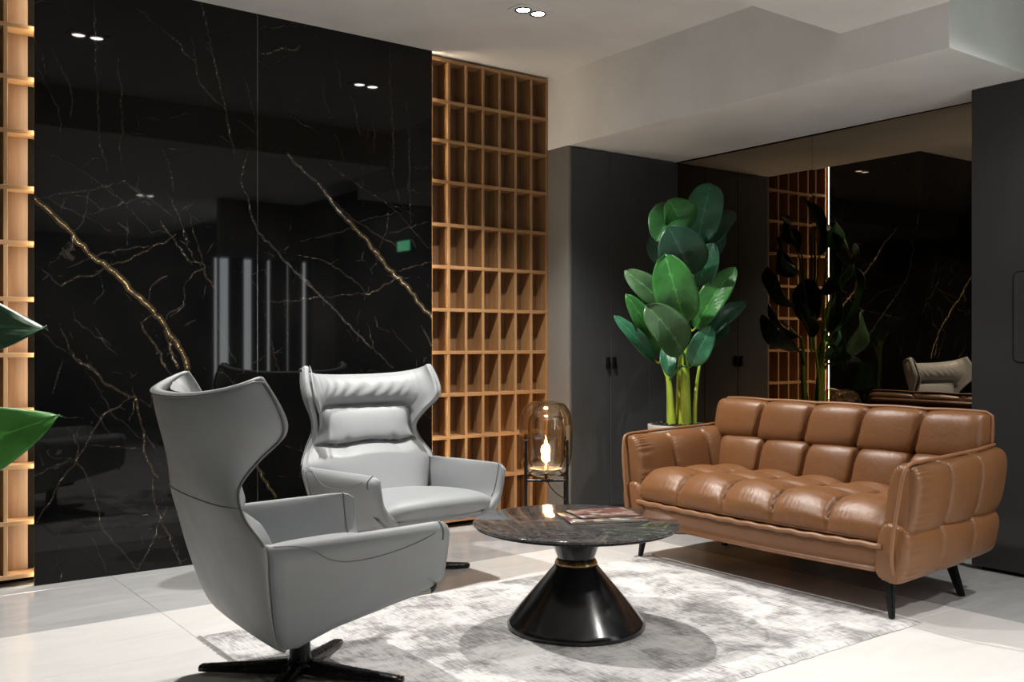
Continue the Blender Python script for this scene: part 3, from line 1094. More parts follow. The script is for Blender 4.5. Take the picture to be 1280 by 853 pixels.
def make_armchair():
    root = empty('wing_armchair', (0, 0, 0))
    L, P = M['grey_leather'], M['dark_pipe']
    # outer shell of back and wings
    nu, nv = 37, 44
    verts = [shell_pt(lerp(-1, 1, i / (nu - 1)), j / (nv - 1)) for j in range(nv) for i in range(nu)]
    sh = mesh('back_shell', verts, grid_faces(nu, nv, flip=True), L, root, True)
    md = sh.modifiers.new('thick', 'SOLIDIFY')
    md.thickness = 0.032
    md.offset = -1
    md.use_even_offset = False
    md = sh.modifiers.new('smooth', 'SUBSURF')
    md.levels = md.render_levels = 1
    # piping along the free edge: up one wing, across the top, down the other
    edge = []
    S1, V1 = 0.972, 0.986
    for k in range(44):
        edge.append(shell_pt(-S1, lerp(0.425, V1 - 0.012, k / 43), -0.002))
    for k in range(1, 40):
        edge.append(shell_pt(lerp(-S1 + 0.02, S1 - 0.02, k / 40), V1, -0.002))
    for k in range(44):
        edge.append(shell_pt(S1, lerp(V1 - 0.012, 0.425, k / 43), -0.002))
    tube('piping', edge, 0.0042, P, root, 8)
    # horizontal seam round the outside of the back
    seam = []
    for k in range(61):
        s = lerp(-0.985, 0.985, k / 60)
        zt = 1.0 + 0.062 * abs(s) ** 2.2
        p = shell_pt(s, (0.665 - 0.185) / (zt - 0.185), -0.0005)
        seam.append(p)
    tube('back_seam', seam, 0.0022, M['seam'], root, 6)

    # inner upholstery: head roll, lumbar pad and lower pad
    nu, nv = 81, 100
    verts = []
    for j in range(nv):
        z = lerp(0.33, 1.03, j / (nv - 1))
        for i in range(nu):
            s = lerp(-0.985, 0.985, i / (nu - 1))
            a = abs(s)
            zt = 1.0 + 0.062 * a ** 2.2
            zz = lerp(0.33, zt - 0.004, j / (nv - 1))
            v = (zz - 0.185) / (zt - 0.185)
            p = shell_pt(s, v, 0.026)
            # profile of the padding (metres towards the sitter)
            zg = 0.842 - 0.14 * max(0, (a - 0.42) / 0.58) ** 1.6      # groove under the head roll
            zl = 0.655 + 0.006 * math.cos(s * 9)                      # crease above the lower pad
            h = 0.0
            if zz > zg:
                t = min(1.0, (zz - zg) / (zt - zg))
                h = 0.016 + 0.085 * (4 * t * (1 - t)) ** 0.50 * (1 - 0.72 * a ** 2.5)
                h += 0.0035 * math.sin(s * 46 + 3 * math.sin(zz * 31)) * max(0, 1 - (a / 0.55) ** 4) * math.sin(PI * t)
                if abs(a - 0.62) < 0.03:
                    h -= 0.006 * (1 - abs(a - 0.62) / 0.03)
            elif zz > zl:
                t = (zz - zl) / max(1e-4, zg - zl)
                wl = lerp(0.98, 0.66, t)                                  # lumbar pad narrows upwards
                side = max(0.0, 1 - (a / wl) ** 4)
                h = 0.014 + 0.070 * (4 * t * (1 - t)) ** 0.30 * side
                h += 0.030 * (1 - t) * (1 - t) * side
                d = min(abs(s - 0.28), abs(s + 0.28))
                h -= 0.014 * math.exp(-(d / 0.05) ** 2 - ((zz - zl) / 0.03) ** 2)
            else:
                t = (zl - zz) / (zl - 0.33)
                side = max(0.0, 1 - (a / 0.95) ** 3)
                h = 0.014 + (0.095 * min(1, t / 0.18) ** 0.45 + 0.055 * t) * side
                d = min(abs(s - 0.28), abs(s + 0.28))
                h -= 0.014 * math.exp(-(d / 0.05) ** 2 - ((zz - zl) / 0.03) ** 2)
            h *= max(0.0, min(1, (1 - a) / 0.05)) ** 0.5 if a > 0.95 else 1
            inward = Vector((1.0, -0.75 * p.y / 0.4 * a, 0.0)).normalized()
            verts.append(p + inward * (h - 0.006))
    cu = mesh('back_cushion', verts, grid_faces(nu, nv), L, root, True)

    # arms: swept padded panels that flare outwards at the top, flush with the shell at the seam
    def zbot(x):
        return 0.200 + 0.125 * max(0.0, (x + 0.22) / 0.60)

    def outer_y(x, z):
        front = 0.012 * math.sin(PI * min(1, max(0, (x + 0.27) / 0.64)))
        zb = zbot(x)
        zn = 0.205 + (z - zb) * (0.548 - 0.205) / (0.548 - zb)
        return table(Z_TAB, WD, min(0.55, max(0.19, zn))) + front

    def arm(side):
        nx = 34
        vv = []
        for i in range(nx):
            u = i / (nx - 1)
            x = lerp(-0.33, 0.372, u)
            zb = zbot(x)
            zt = 0.550 + 0.016 * u
            e = 1.0
            if u > 0.84:                                   # rounded front end
                e = math.sqrt(max(0.0, 1 - ((u - 0.84) / 0.16) ** 3.0))
            ins = 0.016 * min(1, max(0.0, (-0.285 - x) / 0.04))
            hz = zt - zb
            sec = [(0.225, zb + 0.014), (outer_y(x, zb) - 0.035, zb - 0.002)]
            for q in (0.10, 0.30, 0.52, 0.72, 0.87):
                sec.append((outer_y(x, zb + q * hz) - ins, zb + q * hz))
            yo = outer_y(x, zt)
            sec += [(yo - 0.006 - ins, zt - 0.014), (yo - 0.032 - ins, zt + 0.003), (0.366, zt - 0.022), (0.346, zt - 0.10), (0.318, zb + 0.09)]
            pts = catmull([(0, a, b) for a, b in sec], 3, True)
            cy = sum(p.y for p in pts) / len(pts)
            cz = sum(p.z for p in pts) / len(pts)
            for p in pts:
                k = 0.50 + 0.50 * e
                pz = cz + (p.z - cz) * (0.80 + 0.20 * e)
                back = table(Z_TAB, XF, min(0.55, max(0.19, pz))) + 0.003
                xx = x if x > 0 else lerp(0, back, x / -0.33)
                vv.append((xx, side * (cy + (p.y - cy) * k), pz))
        nr = len(vv) // nx
        fc = grid_faces(nr, nx, True)
        fc.append(tuple(range(nr))[::-1])
        base = (nx - 1) * nr
        fc.append(tuple(base + k for k in range(nr)))
        bm = bmesh.new()
        bv = [bm.verts.new(v) for v in vv]
        for f in fc:
            bm.faces.new([bv[i] for i in f])
        o = bm_obj('armrest', bm, L, root, True)
        # seam that divides the top pad from the side panel
        pts = []
        for x, z in catmull2([(-0.245, 0.552), (-0.17, 0.546), (-0.125, 0.530), (-0.08, 0.500), (-0.02, 0.482), (0.06, 0.482), (0.15, 0.494), (0.24, 0.516), (0.30, 0.538)], 6):
            pts.append((x, side * (outer_y(x, z) + 0.0006 - 0.008 * max(0, (z - 0.53) / 0.02)), z))
        tube('arm_seam', pts, 0.0020, M['seam'], o, 6)
        i = nx - 3
        ring = [Vector(v) for v in vv[i * nr:(i + 1) * nr]]
        c = sum(ring, Vector()) / len(ring)
        path = [p + (p - c).normalized() * 0.0012 + Vector((0.001, 0, 0)) for p in ring[int(nr * 0.46):int(nr * 0.96)]]
        tube('front_piping', path, 0.0034, P, o, 6)
        return o
    for s in (-1, 1):
        arm(s)

    # vertical seam between shell and arm panel
    for side in (-1, 1):
        tube('side_seam', [(table(Z_TAB, XF, z) + 0.004, side * (table(Z_TAB, WD, z) + 0.0008), z) for z in [0.20 + 0.35 * k / 24 for k in range(25)]], 0.0020, M['seam'], root, 6)
    # tub under the seat
    nx, nr = 16, 24
    vv = []
    for i in range(nx):
        u = i / (nx - 1)
        x = lerp(-0.20, 0.345, u)
        zb = 0.203 + 0.125 * max(0.0, (x + 0.22) / 0.60)
        zt = 0.365
        hw, hz = 0.325, (zt - zb) / 2
        e = 1 if 0.08 < u < 0.92 else 0.82
        for k in range(nr):
            a = 2 * PI * k / nr
            ca, sa = math.cos(a), math.sin(a)
            vv.append((x, hw * e * math.copysign(abs(ca) ** 0.35, ca), (zb + zt) / 2 + hz * e * math.copysign(abs(sa) ** 0.35, sa)))
    fc = grid_faces(nr, nx, True, True)
    fc += [tuple(range(nr)), tuple((nx - 1) * nr + k for k in range(nr))[::-1]]
    mesh('seat_tub', vv, fc, L, root, True)

    # seat cushion, crowned and rolled over the front
    nu, nv = 30, 40
    prof = [(-0.24, 0.400), (-0.18, 0.407), (-0.05, 0.420), (0.10, 0.430), (0.24, 0.434), (0.318, 0.429), (0.362, 0.410), (0.376, 0.382), (0.366, 0.354), (0.335, 0.338), (0.25, 0.322), (0.0, 0.31)]
    pr = catmull([(x, 0, z) for x, z in prof], 4)
    vv = []
    for p in pr:
        for i in range(nu):
            t = lerp(-1, 1, i / (nu - 1))
            y = 0.352 * t * lerp(0.78, 1.0, min(1.0, max(0.0, (p.z - 0.325) / 0.085))) * (1 - 0.16 * max(0.0, min(1.0, (0.05 - p.x) / 0.25)))
            edge = (1 - abs(t) ** 7)
            drop = 0.05 * (1 - edge)
            crown = 0.012 * (1 - t * t)
            x = p.x - 0.03 * abs(t) ** 4 * (1 if p.x > 0.2 else 0)
            z = p.z + (crown - drop if p.z > 0.36 else 0)
            vv.append((x, y, z))
    mesh('seat_cushion', vv, grid_faces(nu, len(pr), flip=True), L, root, True)

    # swivel base
    base = lathe('pedestal', [(0.058, 0.058), (0.043, 0.066), (0.037, 0.085), (0.034, 0.15), (0.036, 0.19), (0.062, 0.205), (0.14, 0.212), (0.14, 0.225)], M['black_metal'], root, 32, (0.0, 0, 0), True, True)
    for k in range(4):
        a = PI / 4 + k * PI / 2
        prof = []
        for t in range(11):
            u = t / 10
            r = lerp(0.02, 0.365, u)
            prof.append((r, lerp(0.050, 0.022, u ** 0.8), lerp(0.030, 0.021, u), lerp(0.026, 0.0115, u)))
        vv, ff = [], []
        seg = 12
        for (r, zc, hw, hz) in prof:
            for q in range(seg):
                b = 2 * PI * q / seg
                cy, cz = math.cos(b), math.sin(b)
                ly = hw * math.copysign(abs(cy) ** 0.6, cy)
                lz = max(0.0102 - zc if r > 0.3 else -9, hz * math.copysign(abs(cz) ** 0.6, cz))
                vv.append((r * math.cos(a) - ly * math.sin(a), r * math.sin(a) + ly * math.cos(a), zc + lz))
        ff = grid_faces(seg, len(prof), True)
        ff += [tuple(range(seg))[::-1], tuple((len(prof) - 1) * seg + q for q in range(seg))]
        mesh('star_foot', vv, ff, M['black_metal'], base, True)
    return root


chair = make_armchair()
chair.location = (1.40, 3.095, 0.002)
chair.rotation_euler = (0, 0, math.radians(-2))
tag(chair, 'grey leather wing armchair on the rug corner, turned with its back to us', 'armchair', 'grey wing armchairs')
chair2 = copy_tree(chair)
chair2.location = (2.455, 4.235, -0.0095)
chair2.rotation_euler = (0, 0, math.radians(-86))
chair2['label'] = 'grey leather wing armchair facing us in front of the marble wall and lattice'
for ch in chair2.children:
    if ch.name.startswith('pedestal'):
        ch.rotation_euler = (0, 0, math.radians(28))


# ------------------------------------------------------------------ tufted sofa  (local: x forward, y along the length)
def pillow(t, e=0.42):
    return max(0.0, math.sin(PI * (t % 1.0))) ** e


def cell(t, edges):
    for i in range(len(edges) - 1):
        if t <= edges[i + 1] or i == len(edges) - 2:
            return (t - edges[i]) / (edges[i + 1] - edges[i])
    return 1.0


def puff_roll(name, axis_pts, section, edges, m, parent, depth=0.22, ns=96, nr=36, crease=0.42, end=0.05, slant=0.0, floor=0.55, gather=0.0):
    """closed upholstered roll along axis_pts (list of Vectors, u 0..1); section(u, a) -> (p, q) offsets in the roll's plane.
    axis_pts gives (centre, side vector, up vector) through a callable"""
    vv = []
    for i in range(ns):
        u = i / (ns - 1)
        c, e1, e2 = axis_pts(u)
        kend = 1.0
        edge = min(u, 1 - u) / end
        if edge < 1:
            kend = floor + (1 - floor) * math.sqrt(max(0.0, 1 - (1 - edge) ** 2.4))
        for j in range(nr):
            a = 2 * PI * j / nr
            p, q = section(u, a)
            us = u + slant * math.sin(a) * math.sin(PI * u) ** 0.5
            i0 = min(range(1, len(edges) - 1), key=lambda n: abs(edges[n] - us)) if len(edges) > 2 else None
            ds = abs(edges[i0] - us) if i0 is not None else 1.0
            t = cell(min(max(us, 0.0), 1.0), edges)
            body = pillow(min(max(t, 0.02), 0.98), 0.5) if 0 < us < 1 else 1
            if us < edges[1]:
                body = 1.0 if t < 0.5 else body
            if us > edges[-2]:
                body = 1.0 if t > 0.5 else body
            cut = math.exp(-(ds / 0.0075) ** 2)
            pleat = 0.012 * math.exp(-(ds / 0.035) ** 2) * math.sin(a * 34 + 3 * math.sin(a * 5))
            k = (1 - depth * 0.62 * (1 - body) - depth * 0.55 * cut + pleat * (1 - cut)) * kend
            k += gather * math.exp(-((u - 0.06) / 0.06) ** 2) * math.sin(a * 31 + 2.5 * math.sin(a * 5))
            vv.append(c + e1 * (p * k) + e2 * (q * (1 - (1 - k) * 0.42)))
    ff = grid_faces(nr, ns, True)
    ff += [tuple(range(nr))[::-1], tuple((ns - 1) * nr + j for j in range(nr))]
    bm = bmesh.new()
    bv = [bm.verts.new(v) for v in vv]
    for f in ff:
        bm.faces.new([bv[i] for i in f])
    return bm_obj(name, bm, m, parent, True)


def sup(a, e):
    c, s = math.cos(a), math.sin(a)
    return math.copysign(abs(c) ** e, c), math.copysign(abs(s) ** e, s)


def build_sofa():
    root = empty('leather_sofa', (4.06, 3.03, 0.0005), PI)
    tag(root, 'tan brown leather two seat sofa with tufted cushions and slim black legs', 'sofa')
    T, PIP = M['tan_leather'], M['tan_pipe']
    E5 = [0, 0.2, 0.4, 0.6, 0.8, 1.0]

    # base shell under the cushions
    n = 24
    vv = []
    sec = [(0.412, 0.325), (0.424, 0.29), (0.412, 0.222), (0.375, 0.198), (-0.30, 0.192), (-0.37, 0.235), (-0.40, 0.33), (-0.30, 0.345), (0.37, 0.335)]
    for i in range(n):
        u = i / (n - 1)
        y = lerp(-0.735, 0.735, u)
        sag = 0.012 * math.sin(PI * u)
        k = 1.0 if 0.02 < u < 0.98 else 0.95
        for p in catmull([(a, 0, b) for a, b in sec], 3, True):
            vv.append((p.x * k, y, p.z - sag * (1 if p.z < 0.3 else 0.6)))
    m = len(vv) // n
    ff = grid_faces(m, n, True)
    ff += [tuple(range(m))[::-1], tuple((n - 1) * m + q for q in range(m))]
    bm = bmesh.new()
    bv = [bm.verts.new(v) for v in vv]
    for f in ff:
        bm.faces.new([bv[i] for i in f])
    base = bm_obj('base', bm, T, root, True)

    # seat: five by three tufts rolling over the front edge
    prof = catmull([(-0.26, 0, 0.415), (-0.15, 0, 0.424), (0.0, 0, 0.432), (0.15, 0, 0.440), (0.26, 0, 0.441), (0.345, 0, 0.428), (0.396, 0, 0.398), (0.418, 0, 0.360), (0.430, 0, 0.318)], 11)
    np_, nu = len(prof), 221
    lens = [0.0]
    for a, b in zip(prof[:-1], prof[1:]):
        lens.append(lens[-1] + (b - a).length)
    tot = lens[-1]
    rows = [0.0, 0.25, 0.52, 1.0]
    vv = []
    for j, p in enumerate(prof):
        a, b = prof[max(0, j - 1)], prof[min(np_ - 1, j + 1)]
        tg = (b - a).normalized()
        nm = Vector((-tg.z, 0, tg.x))
        w = lens[j] / tot
        tv = cell(w, rows)
        end = min(1.0, (1 - w) / 0.24) ** 0.7
        for i in range(nu):
            u = i / (nu - 1)
            us = min(1.0, max(0.0, u + 0.010 * math.sin(w * 9 + 1) * math.sin(PI * u)))
            tu = cell(us, E5)
            pu = pillow(min(max(tu, 0.001), 0.999), 0.45)
            pv = pillow(min(max(tv, 0.001), 0.999), 0.45)
            if w > 0.76:
                pv = 1.0
            ds = min(abs(us - e) for e in E5[1:-1])
            dr = min(abs(w - e) for e in rows[1:-1])
            cut = math.exp(-(ds / 0.0065) ** 2) * (1.0 if w < 0.9 else end)
            cutr = 0.7 * math.exp(-(dr / 0.011) ** 2)
            h = 0.074 * (pu * 0.60 + 0.40) * (pv * 0.62 + 0.38) * end - 0.018 * max(cut, cutr)
            g = math.exp(-(ds / 0.04) ** 2)
            h += 0.0016 * g * math.sin(w * 120 + 6 * u) * end
            if w > 0.80:
                h += 0.0016 * math.sin(u * 230 + 5 * math.sin(u * 37)) * (w - 0.80) / 0.2 * end
            q = p + nm * (h - 0.016)
            y = lerp(-0.738, 0.738, u)
            vv.append((q.x, y, q.z))
    seat = mesh('seat_cushion', vv, grid_faces(nu, np_, flip=True), T, root, True)
    md = seat.modifiers.new('thick', 'SOLIDIFY')
    md.thickness = 0.05
    md.offset = -1
    tube('front_piping', [(0.434 + 0.002 * math.sin(k * 0.9), lerp(-0.722, 0.722, k / 60), 0.313 - 0.010 * math.sin(PI * k / 60) + 0.0022 * math.sin(k * 1.26)) for k in range(61)], 0.0125, PIP, root, 8)

    # back: lower row and overhanging upper row, five panels each
    def back_axis(x0, z0, lean, y0, y1, bow=0.0):
        def f(u):
            e2 = Vector((-math.sin(lean), 0, math.cos(lean)))
            e1 = Vector((math.cos(lean), 0, math.sin(lean)))
            return Vector((x0 + bow * math.sin(PI * u), lerp(y0, y1, u), z0)), e1, e2
        return f

    def sec_low(u, a):
        c, s = sup(a, 0.62)
        return c * 0.085, s * 0.125

    def sec_up(u, a):
        c, s = sup(a, 0.60)
        return c * 0.088, s * 0.117
    puff_roll('lower_back', back_axis(-0.265, 0.512, 0.20, -0.725, 0.725), sec_low, E5, T, root, 0.52, 241, 48, 0.40, 0.05, -0.014)
    puff_roll('upper_back', back_axis(-0.312, 0.722, 0.16, -0.785, 0.785), sec_up, E5, T, root, 0.52, 241, 48, 0.40, 0.045, -0.020)
    # panel closing the rear
    box('rear_panel', (-0.43, -0.33, -0.75, 0.75, 0.27, 0.80), T, root, 0.03, 4)
    # piping along the crest and down the ends
    crest = []
    for k in range(9):
        crest.append((-0.325 - 0.002 * k, -0.788 + 0.002 * math.sin(k), lerp(0.63, 0.822, k / 8)))
    for k in range(1, 60):
        u = k / 60
        crest.append((-0.338, lerp(-0.785, 0.785, u), 0.838 + 0.004 * abs(math.sin(PI * 5 * u))))
    for k in range(9):
        crest.append((-0.325 - 0.002 * (8 - k), 0.788, lerp(0.822, 0.63, k / 8)))
    tube('crest_piping', crest, 0.009, PIP, root, 8)

    # arms: an upper and a lower roll, leaning out, with a piped ridge
    def arm(side):
        E3 = [0, 0.34, 0.68, 1.0]

        def ax(z0, y0, dz):
            def f(u):
                lean = 0.17
                e1 = Vector((0, side * math.cos(lean), -math.sin(lean)))
                e2 = Vector((0, side * math.sin(lean), math.cos(lean)))
                return Vector((lerp(0.435 - 0.02 * (z0 > 0.4), -0.375, u), side * (y0 - 0.03 * u * u), z0 + dz * u)), e1, e2
            return f

        def s_up(u, a):
            c, s = sup(a, 0.66)
            return c * (0.072 + 0.012 * math.sin(PI * u)), s * 0.152

        def s_lo(u, a):
            c, s = sup(a, 0.66)
            return c * (0.075 + 0.014 * math.sin(PI * u)), s * (0.125 - 0.02 * u)
        up = puff_roll('arm_upper', ax(0.505, 0.795, 0.03), s_up, E3, T, root, 0.36, 170, 150, 0.40, 0.04, 0.012, 0.70, 0.035)
        lo = puff_roll('arm_lower', ax(0.288, 0.760, 0.015), s_lo, E3, T, root, 0.26, 170, 150, 0.40, 0.04, 0.012, 0.70, 0.035)
        ridge = [(0.415, side * 0.775, 0.172), (0.445, side * 0.775, 0.26), (0.456, side * 0.790, 0.38), (0.450, side * 0.810, 0.52), (0.436, side * 0.824, 0.628), (0.405, side * 0.830, 0.660),
                 (0.30, side * 0.829, 0.668), (0.10, side * 0.826, 0.675), (-0.15, side * 0.815, 0.683), (-0.34, side * 0.797, 0.694)]
        tube('arm_piping', catmull(ridge, 6), 0.0085, PIP, up, 8)
    for s in (-1, 1):
        arm(s)

    # legs: flat tapered, splayed
    def leg(top, foot, wt, wf):
        vv = []
        for (x, y, z), (a, b) in ((top, wt), (foot, wf)):
            vv += [(x - a, y - b, z), (x + a, y - b, z), (x + a, y + b, z), (x - a, y + b, z)]
        ff = [(3, 2, 1, 0), (4, 5, 6, 7)] + [(i, (i + 1) % 4, 4 + (i + 1) % 4, 4 + i) for i in range(4)]
        bm = bmesh.new()
        bv = [bm.verts.new(v) for v in vv]
        for f in ff:
            bm.faces.new([bv[i] for i in f])
        bmesh.ops.bevel(bm, geom=list(bm.edges), offset=0.003, segments=2, affect='EDGES')
        bm_obj('leg', bm, M['black_metal'], root)
    for s in (-1, 1):
        leg((0.372, s * 0.715, 0.21), (0.392, s * 0.742, 0.0122), (0.016, 0.022), (0.010, 0.011))
        leg((-0.205, s * 0.64, 0.215), (-0.235, s * 0.70, 0.0), (0.026, 0.020), (0.014, 0.013))


build_sofa()


# ------------------------------------------------------------------ floor lamp
def build_lamp():
    cx, cy = 3.672, 4.59
    root = empty('glass_lamp', (cx, cy, 0), -math.atan2(0.597, 0.802))
    tag(root, 'lit smoked glass capsule lamp on thin black legs beside the oak lattice', 'lamp')
    g = lathe('outer_glass', [(0.03, 0.352)] + [(p.x, p.z) for p in catmull([(0.06, 0, 0.352), (0.115, 0, 0.378), (0.150, 0, 0.44), (0.160, 0, 0.53), (0.160, 0, 0.64), (0.150, 0, 0.73), (0.115, 0, 0.787), (0.06, 0, 0.808), (0.0008, 0, 0.811)], 5)],
              M['glass_smoke'], root, 56)
    lathe('inner_glass', [(p.x, p.z) for p in catmull([(0.0008, 0, 0.392), (0.05, 0, 0.398), (0.095, 0, 0.425), (0.108, 0, 0.49), (0.108, 0, 0.65), (0.095, 0, 0.715), (0.05, 0, 0.742), (0.0008, 0, 0.746)], 5)], M['glass_clear'], root, 48)
    lathe('bulb_glass', [(p.x, p.z) for p in catmull([(0.013, 0, 0.425), (0.022, 0, 0.455), (0.030, 0, 0.485), (0.024, 0, 0.55), (0.0008, 0, 0.59)], 5)], M['glass_clear'], root, 28)
    lathe('filament', [(0.0008, 0.432), (0.014, 0.452), (0.018, 0.478), (0.011, 0.515), (0.005, 0.55), (0.0008, 0.57)], M['filament'], root, 16)
    lathe('socket', [(0.0008, 0.352), (0.05, 0.353), (0.052, 0.362), (0.020, 0.368), (0.018, 0.43), (0.0008, 0.432)], M['brass'], root, 32)
    lathe('reflector_dish', [(0.020, 0.372), (0.080, 0.385), (0.098, 0.400), (0.0985, 0.402), (0.08, 0.389), (0.02, 0.376)], M['ceramic'], root, 48)
    r = 0.122
    for sx in (-1, 1):
        for sy in (-1, 1):
            box('leg', (sx * r - 0.0085, sx * r + 0.0085, sy * r - 0.0085, sy * r + 0.0085, 0.0, 0.585), M['black_metal'], root, 0.002, 1)
    for sy in (-1, 1):
        box('crossbar', (-r + 0.0086, r - 0.0086, sy * r - 0.006, sy * r + 0.006, 0.336, 0.350), M['black_metal'], root, 0.002, 1)
    for sx in (-1, 1):
        box('crossbar', (sx * r - 0.006, sx * r + 0.006, -r + 0.0086, r - 0.0086, 0.336, 0.350), M['black_metal'], root, 0.002, 1)
    box('crossbar', (-0.010, 0.010, -r + 0.0065, r - 0.0065, 0.337, 0.3505), M['black_metal'], root, 0.002, 1)
    lathe('cable_gland', [(0.016, 0.318), (0.018, 0.336), (0.012, 0.337)], M['black_metal'], root, 20, (0.012, 0.0, 0), True, True)
    tube('cable', catmull([(0.012, 0, 0.318), (0.03, -0.005, 0.285), (0.07, -0.012, 0.245), (0.118, -0.03, 0.215), (0.15, -0.02, 0.16), (0.17, 0.04, 0.06), (0.16, 0.10, 0.006), (0.06, 0.22, 0.006)], 6), 0.0035, M['cable'], root, 6)
    for nm, z, w, rad in (('lamp_glow', 0.50, 20.0, 0.03),):
        d = bpy.data.lights.new(nm, 'POINT')
        d.energy = w
        d.color = (1.0, 0.66, 0.34)
        d.shadow_soft_size = rad
        lo = bpy.data.objects.new(nm, d)
        col.objects.link(lo)
        lo.location = (cx, cy, z)


build_lamp()


# ------------------------------------------------------------------ plants
def leaf_mesh(name, base, tip, width, facing, mkey, parent, sag=0.10, fold=0.22, wave=0.012, seed=0, pointed=False):
    rnd = random.Random(seed)
    B, Tp = Vector(base), Vector(tip)
    ax = Tp - B
    L = ax.length
    ax.normalize()
    f = Vector(facing)
    f = (f - ax * f.dot(ax)).normalized()
    sd = ax.cross(f).normalized()
    nl, nw = 22, 13
    vv, rib = [], []
    ph = rnd.uniform(0, 6)
    for j in range(nl):
        t = j / (nl - 1)
        # banana outline: quick widening, blunt pointed tip
        if pointed:
            wd = width * 0.5 * 1.35 * max(0.0, 1 - t) ** 0.72 * min(1.0, t / 0.25) ** 0.5
        else:
            wd = width * 0.56 * max(0.0, 1 - abs(2 * t ** 0.92 - 1) ** 2.5) ** 0.62
        c = B + ax * (L * t) + f * (sag * L * math.sin(PI * t) - 0.04 * L * t * t)
        for i in range(nw):
            s = lerp(-1, 1, i / (nw - 1))
            lift = fold * abs(s) * wd + wave * math.sin(9 * t + ph + (2 if s > 0 else 0)) * abs(s) ** 2
            vv.append(c + sd * (wd * s) + f * lift)
            mid = 1.0 if i == nw // 2 else (0.1 if abs(i - nw // 2) == 1 else 0.0)
            lat = 0.78 if (j + abs(i - nw // 2)) % 4 == 0 else 0.0
            rib.append(max(mid, lat if 0 < i < nw - 1 else 0))
    o = mesh(name, vv, grid_faces(nw, nl), M[mkey], parent, True)
    at = o.data.attributes.new('rib', 'FLOAT', 'POINT')
    at.data.foreach_set('value', rib)
    s = o.modifiers.new('thick', 'SOLIDIFY')
    s.thickness = 0.0016
    return o


# leaves: base, tip (metres from the pot's axis), width, colour kind
LEAVES = [
((-0.001, 0.022, 1.992),(-0.272, -0.074, 1.772),0.218,0),
((-0.012, -0.056, 1.834),(-0.142, -0.047, 2.031),0.208,1),
((0.088, -0.069, 1.77),(0.217, -0.065, 2.171),0.208,2),
((0.235, -0.028, 1.783),(0.439, -0.055, 2.02),0.119,3),
((-0.01, -0.12, 1.57),(-0.229, -0.131, 1.851),0.258,3),
((0.077, -0.085, 1.491),(0.076, -0.209, 1.768),0.154,2),
((-0.079, -0.119, 1.281),(-0.263, -0.131, 1.687),0.228,1),
((-0.03, -0.006, 1.323),(-0.339, 0.125, 1.604),0.149,4),
((-0.073, 0.076, 1.105),(-0.373, 0.075, 1.45),0.119,1),
((-0.116, -0.141, 1.097),(-0.375, -0.098, 1.381),0.208,4),
((0.035, -0.091, 1.244),(0.197, -0.274, 1.628),0.149,1),
((0.158, -0.071, 1.205),(0.41, -0.184, 1.438),0.099,3),
((-0.018, -0.114, 1.018),(0.034, -0.228, 1.261),0.124,2),
((-0.133, 0.071, 1.046),(-0.417, 0.133, 1.325),0.084,2),
((-0.107, 0.002, 1.155),(-0.178, -0.095, 0.962),0.089,2),
((0.11, -0.022, 1.305),(0.157, -0.045, 1.606),0.169,3),
((0.074, 0.066, 1.811),(0.197, 0.1, 2.053),0.179,3),
((0.13, 0.05, 1.661),(0.413, 0.002, 1.879),0.169,3),
((0.073, 0.093, 1.661),(0.048, 0.31, 1.831),0.169,3),
((0.176, 0.053, 1.409),(0.411, 0.102, 1.679),0.179,3),
((0.089, 0.08, 1.206),(0.167, 0.297, 1.47),0.179,3),
((0.17, 0.02, 1.104),(0.498, 0.075, 1.339),0.149,3),
]
LEFT_LEAVES = [
    ((0.00, -0.10, 1.17), (0.435, -0.26, 1.21), 0.29, (-0.1, -0.85, 0.5), 'leaf6'),
    ((-0.04, -0.10, 0.70), (0.46, -0.30, 0.94), 0.34, (-0.15, -0.85, 0.45), 'leaf5'),
    ((-0.1, 0.1, 1.3), (-0.4, 0.3, 1.6), 0.2, (-0.3, -0.3, 0.8), 'leaf1'),
    ((-0.1, -0.1, 1.2), (-0.35, -0.4, 1.4), 0.2, (-0.2, -0.2, 0.9), 'leaf6'),
    ((-0.05, 0.1, 1.3), (-0.15, 0.2, 1.7), 0.2, (0.3, -0.8, 0.3), 'leaf1'),
]



